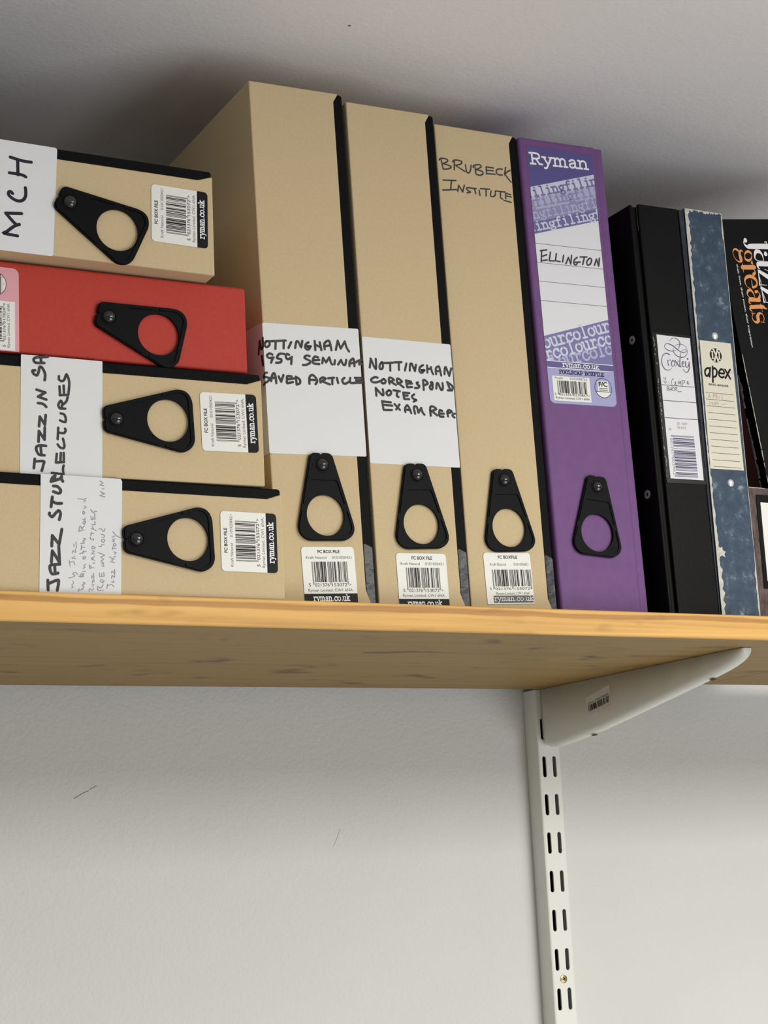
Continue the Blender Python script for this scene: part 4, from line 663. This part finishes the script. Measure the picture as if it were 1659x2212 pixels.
g.flat([(c_[0] - 4.9, c_[1] - 3), (c_[0] + 4.9, c_[1] - 3), (c_[0] + 4.9, c_[1] + 5.4), (c_[0] - 4.9, c_[1] + 5.4)], -0.6, 'sticker')
text(g, 'F/C', (c_[0] - 4.0, c_[1] + 1.2), (c_[0] + 4.0, c_[1] + 1.2), 3.4, -0.66, 'ink', 0.03)
for k in (0, 1): g.stroke([(c_[0] - 3.9, c_[1] - 0.4 - 1.3 * k), (c_[0] + 3.9, c_[1] - 0.4 - 1.3 * k)], 0.6, -0.66, 'grey_ink', caps=False)
g.build('size_emblem', lab)

# ------------------------------------------------------------------ ring binders
W, H = SZ['bl']
root = thing('ring_binder', 'bl', 'black vinyl ring binder with a white spine label and violet barcode', 'ring binder', 'ring binders at the right')
g = Geo(); g.prism([(0, 0), (W, 0), (W, H), (0, H)], 0, 3, 'binder_black'); g.build('spine', root, bevel=1.2, seg=3)
g = Geo(); g.box(-7.2, -4.2, 1.2, 262, 0.5, H - 1, 'binder_black'); cov = g.build('cover', root, bevel=1.2, seg=3)
g = Geo(); g.box(W - 3.2, W - 0.9, 5.0, 262, 0.5, H - 1, 'binder_black'); g.build('cover', root, bevel=1.0)
g = Geo(); g.box(-4.4, 0.6, 3.2, 4.6, 0.8, H - 2, 'binder_black'); g.box(-4.3, W - 3, 4.7, 240, 8, H - 22, 'binder_black'); g.build('hinge', root)
for yy, zz in EYE:
    g = Geo(); k = len(g.v)
    n_ = 24
    g.prism([(3.4 * math.cos(6.28319 * i / n_), 3.4 * math.sin(6.28319 * i / n_)) for i in range(n_)], -0.7, 0, 'dull_nickel', holes=[[(1.4 * math.cos(6.28319 * i / n_), 1.4 * math.sin(6.28319 * i / n_)) for i in range(n_)]])
    g.disc((0, 0), 1.5, -0.1, 'dark_hole', 20)
    g.v = [(-7.2 + v[1], yy - v[0], zz + v[2]) for v in g.v]
    g.build('eyelet', cov, bevel=0.2)
g = Geo(); PO = LB['pocket']; g.prism(rounded(PO, 1.0), -0.5, -0.05, 'pocket')
import random
rnd = random.Random(4)
for i in range(46):
    t = rnd.random() ** 0.6; x_ = PO[0][0] + 0.3 + rnd.random() * 1.5; z_ = PO[2][1] + (PO[0][1] - PO[2][1]) * t
    zz = PO[2][1] + (1 - t) * 0 + (PO[0][1] - PO[2][1]) * (t - 0.02)
    g.stroke([(x_, zz), (x_ + rnd.uniform(-.2, .2), zz + rnd.uniform(0.3, 1.6))], rnd.uniform(0.12, 0.4), -0.56, 'frayed')
pk = g.build('label_pocket', root)
g = Geo(); g.prism(LB['card'], -0.72, -0.55, 'label_white')
for a, b in LB['rules']: g.stroke([a, b], 0.5, -0.8, 'slate_ink', caps=False)
text(g, 'JD 1009', *LB['t1'], 1.9, -0.8, 'pencil'); text(g, 'BLACK', *LB['t2'], 1.9, -0.8, 'pencil')
card = g.build('spine_label', root)
writing(card, HW['CROX'], 0.5, -0.8, 'slate_ink', 'logo_lettering'); writing(card, HW['JCO'], 0.42, -0.8, 'grey_ink')
g = Geo(); q = LB['code']  # bars lie across the spine: built upright, then turned a quarter clockwise
bars(g, '6001397002962', 0, q['len'], 0, q['wid'], 1.6, -0.8, 'barcode_violet')
for s_, (a, b) in zip(('6', '001397', '002962'), [(-5.4, -3.6), (2.4, q['len'] * .46), (q['len'] * .53, q['len'] * .96)]): text(g, s_, (a, -2.6), (b, -2.6), 2.3, -0.8, 'pencil')
g.v = [(q['x'] + v[2], v[1], q['z'] - v[0]) for v in g.v]
g.build('barcode', card)

W, H = SZ['bu']
root = thing('ring_binder', 'bu', 'worn blue marbled ring binder with a cream lined spine label', 'ring binder', 'ring binders at the right')
g = Geo(); g.prism([(0, 0), (W, 0), (W, H), (0, H)], 0, 3, 'marbled')
rnd = random.Random(9)
def ragged(x0, width, z0, z1, side, n):
    a = [(x0, z0 + (z1 - z0) * i / n) for i in range(n + 1)]
    b = [(x0 + side * max(0.25, width((i + .5) / n) * rnd.uniform(0.6, 1.3)), z0 + (z1 - z0) * (i + .3) / n) for i in range(n)]
    g.flat(a + b[::-1], -0.08, 'worn')
ragged(0.05, lambda t: 1.7 + 1.6 * max(0, (t - .82) / .18) + (1.8 if t < .12 else 0) + 0.8 * math.sin(9 * t), 0.4, H - 0.4, 1, 110)
ragged(W - 0.05, lambda t: 0.5 + (1.0 if t > .93 or t < .12 else 0), 0.4, H - 0.4, -1, 90)
k = len(g.v); 
for (xa, xb) in ((0.4, W - 0.4),):
    g.flat([(xa, H - 0.1), (xb, H - 0.1)] + [(xb - (xb - xa) * i / 30, H - 0.4 - rnd.random() * 2.2) for i in range(31)], -0.08, 'worn')
g.flat([(0.6, 40), (2, 43), (3, 47), (5.5, 48), (8.5, 46.5), (7.6, 49), (9, 51), (6.6, 52), (6, 55), (4, 53.6), (2, 56), (0.6, 60)], -0.07, 'worn')
g.build('spine', root)
g = Geo(); g.prism([(-1.5, 0.4), (-0.4, 0.4), (-0.4, H - 1.5), (-5.2, H - 1.5)], 0.9, 258, 'navy_worn'); g.build('cover', root, bevel=0.3)
g = Geo(); g.box(W - 3, W - 0.3, 3.2, 258, 0.4, H - 1.5, 'navy_worn'); g.build('cover', root, bevel=0.8)
g = Geo(); g.box(-0.8, W - 3, 3.1, 230, 8, H - 20, 'navy_worn'); g.build('ring_mechanism', root)
for c_ in UB['rivets']:
    g = Geo(); dome(g, c_, 3.1, 1.6, -0.02, 'steel', 24, 6); g.build('rivet', root, smooth=True)
g = Geo(); g.prism(UB['card'], -0.4, -0.1, 'cream')
for a, b in UB['rules']: g.stroke([a, b], 0.3, -0.48, 'ink', caps=False)
text(g, 'RING BINDER', *UB['t1'], 1.5, -0.48, 'ink', 0.02)
g.flat(UB['tape'], -0.44, 'bracket_sticker')
card = g.build('spine_label', root)
g = Geo()
for s in HW['APEX']: g.stroke(s, 1.55, -0.52, 'ink')
c_ = UB['emblem']; g.disc(c_, 5.8, -0.48, 'ink', 40)
for dx, st in ((-3.3, 0), (3.3, 0)):
    g.stroke([(c_[0] + dx, c_[1] - 2.9), (c_[0] + dx, c_[1] + 2.9)], 1.35, -0.54, 'cream', caps=False)
    for e in (-2.9, 2.9): g.stroke([(c_[0] + dx - 1.25, c_[1] + e), (c_[0] + dx + 1.25, c_[1] + e)], 0.7, -0.54, 'cream', caps=False)
for s_ in (1, -1):
    g.stroke([(c_[0] - 2.0 * s_, c_[1] - 4.8), (c_[0] + 2.0 * s_, c_[1] + 4.8)], 1.5, -0.54, 'cream', caps=False)
for e in (-4.8, 4.8):
    for s_ in (-1, 1): g.stroke([(c_[0] + s_ * 2 - 1.2, c_[1] + e), (c_[0] + s_ * 2 + 1.2, c_[1] + e)], 0.8, -0.54, 'cream', caps=False)
g.build('logo_lettering', card)
writing(card, HW['APR'], 0.32, -0.48, 'faint')

# ------------------------------------------------------------------ magazine file and the magazine in it
root = thing('magazine_file', 'mf', 'low brown leatherette magazine file at the right end of the row', 'magazine file')
FW, FH, FD = 232.0, 104.5, 240.0
g = Geo(); g.box(0, FW, 0, 3, 0, FH, 'leather'); fp = g.build('front_panel', root, bevel=0.8)
g = Geo(); fr = [(8.9, 28), (FW - 8, 28), (FW - 8, 95.5), (8.9, 95.5)]
g.prism(rounded([(6.6, 24), (FW - 5, 24), (FW - 5, 98.5), (6.6, 98.5)], 1), -0.5, -0.02, 'gloss_black'); g.build('label_frame', fp)
g = Geo(); g.prism([(10.2, 30), (FW - 10, 30), (FW - 10, 92.3), (10.2, 92.3)], -0.8, -0.5, 'sticker'); g.build('label_card', fp)
g = Geo(); g.stroke([(0.8, FH - 0.4), (5, FH - 0.6), (9, FH - 0.5), (16, FH - .6)], 0.5, -0.1, 'worn'); g.build('worn_rim', fp)
def side_panel(x0, x1):
    g = Geo(); g.prism([(3.1, 0), (FD, 0), (FD, 296), (150, 290), (3.1, FH - 1)], x0, x1, 'maroon')
    g.v = [(v[1], v[0], v[2]) for v in g.v]; g.f = [f[::-1] for f in g.f]; return g.build('side_panel', root)
side_panel(0.2, 2.0); side_panel(FW - 2.0, FW - 0.2)
g = Geo(); g.box(2.1, FW - 2.1, FD - 2, FD, 0, 296, 'maroon'); g.build('back_panel', root)
g = Geo(); g.box(2.1, FW - 2.1, 3.1, FD - 2.1, 0, 1.8, 'maroon'); g.build('base', root)

root = thing('magazine', 'mz', 'glossy black jazz magazine with orange and white title leaning in the brown file', 'magazine')
MW, MH = 182.0, 331.0
g = Geo(); g.box(0, MW, 0, 9.5, 0, MH, 'gloss_black')
rnd = random.Random(5)
for i in range(74):                                   # worn white edges of the spine
    z = rnd.uniform(18, 212); l = rnd.uniform(2, 7); w = rnd.uniform(0.5, 1.3)
    g.stroke([(0.3 + rnd.uniform(0, .3), z), (0.3 + rnd.uniform(0, .4), z + l)], w * 0.6, -0.1, 'worn')
for i in range(90):  # rear spine edge wear, whitened to put its glint into the colour
    z = rnd.uniform(10, 203) ; l = rnd.uniform(2, 8); w = rnd.uniform(1.0, 3.0) * (1.3 if z < 60 else 1)
    g.face([(-0.1, 9.5 - w, z), (-0.1, 9.5 - w * 0.7, z + l), (-0.1, 9.5, z + l), (-0.1, 9.5, z)], 'print_white')
g.build('cover', root)
cv = root.children[0]
writing(cv, HW['GREATS'], 1, -0.15, 'orange', 'title_lettering'); writing(cv, HW['JAZZ'], 1, -0.15, 'print_white', 'title_lettering')
g = Geo(); text(g, 'their lives, their music, their inspiration', *MG['tag'], 1.7, -0.15, 'print_white', 0.01); g.build('subtitle_lettering', cv)
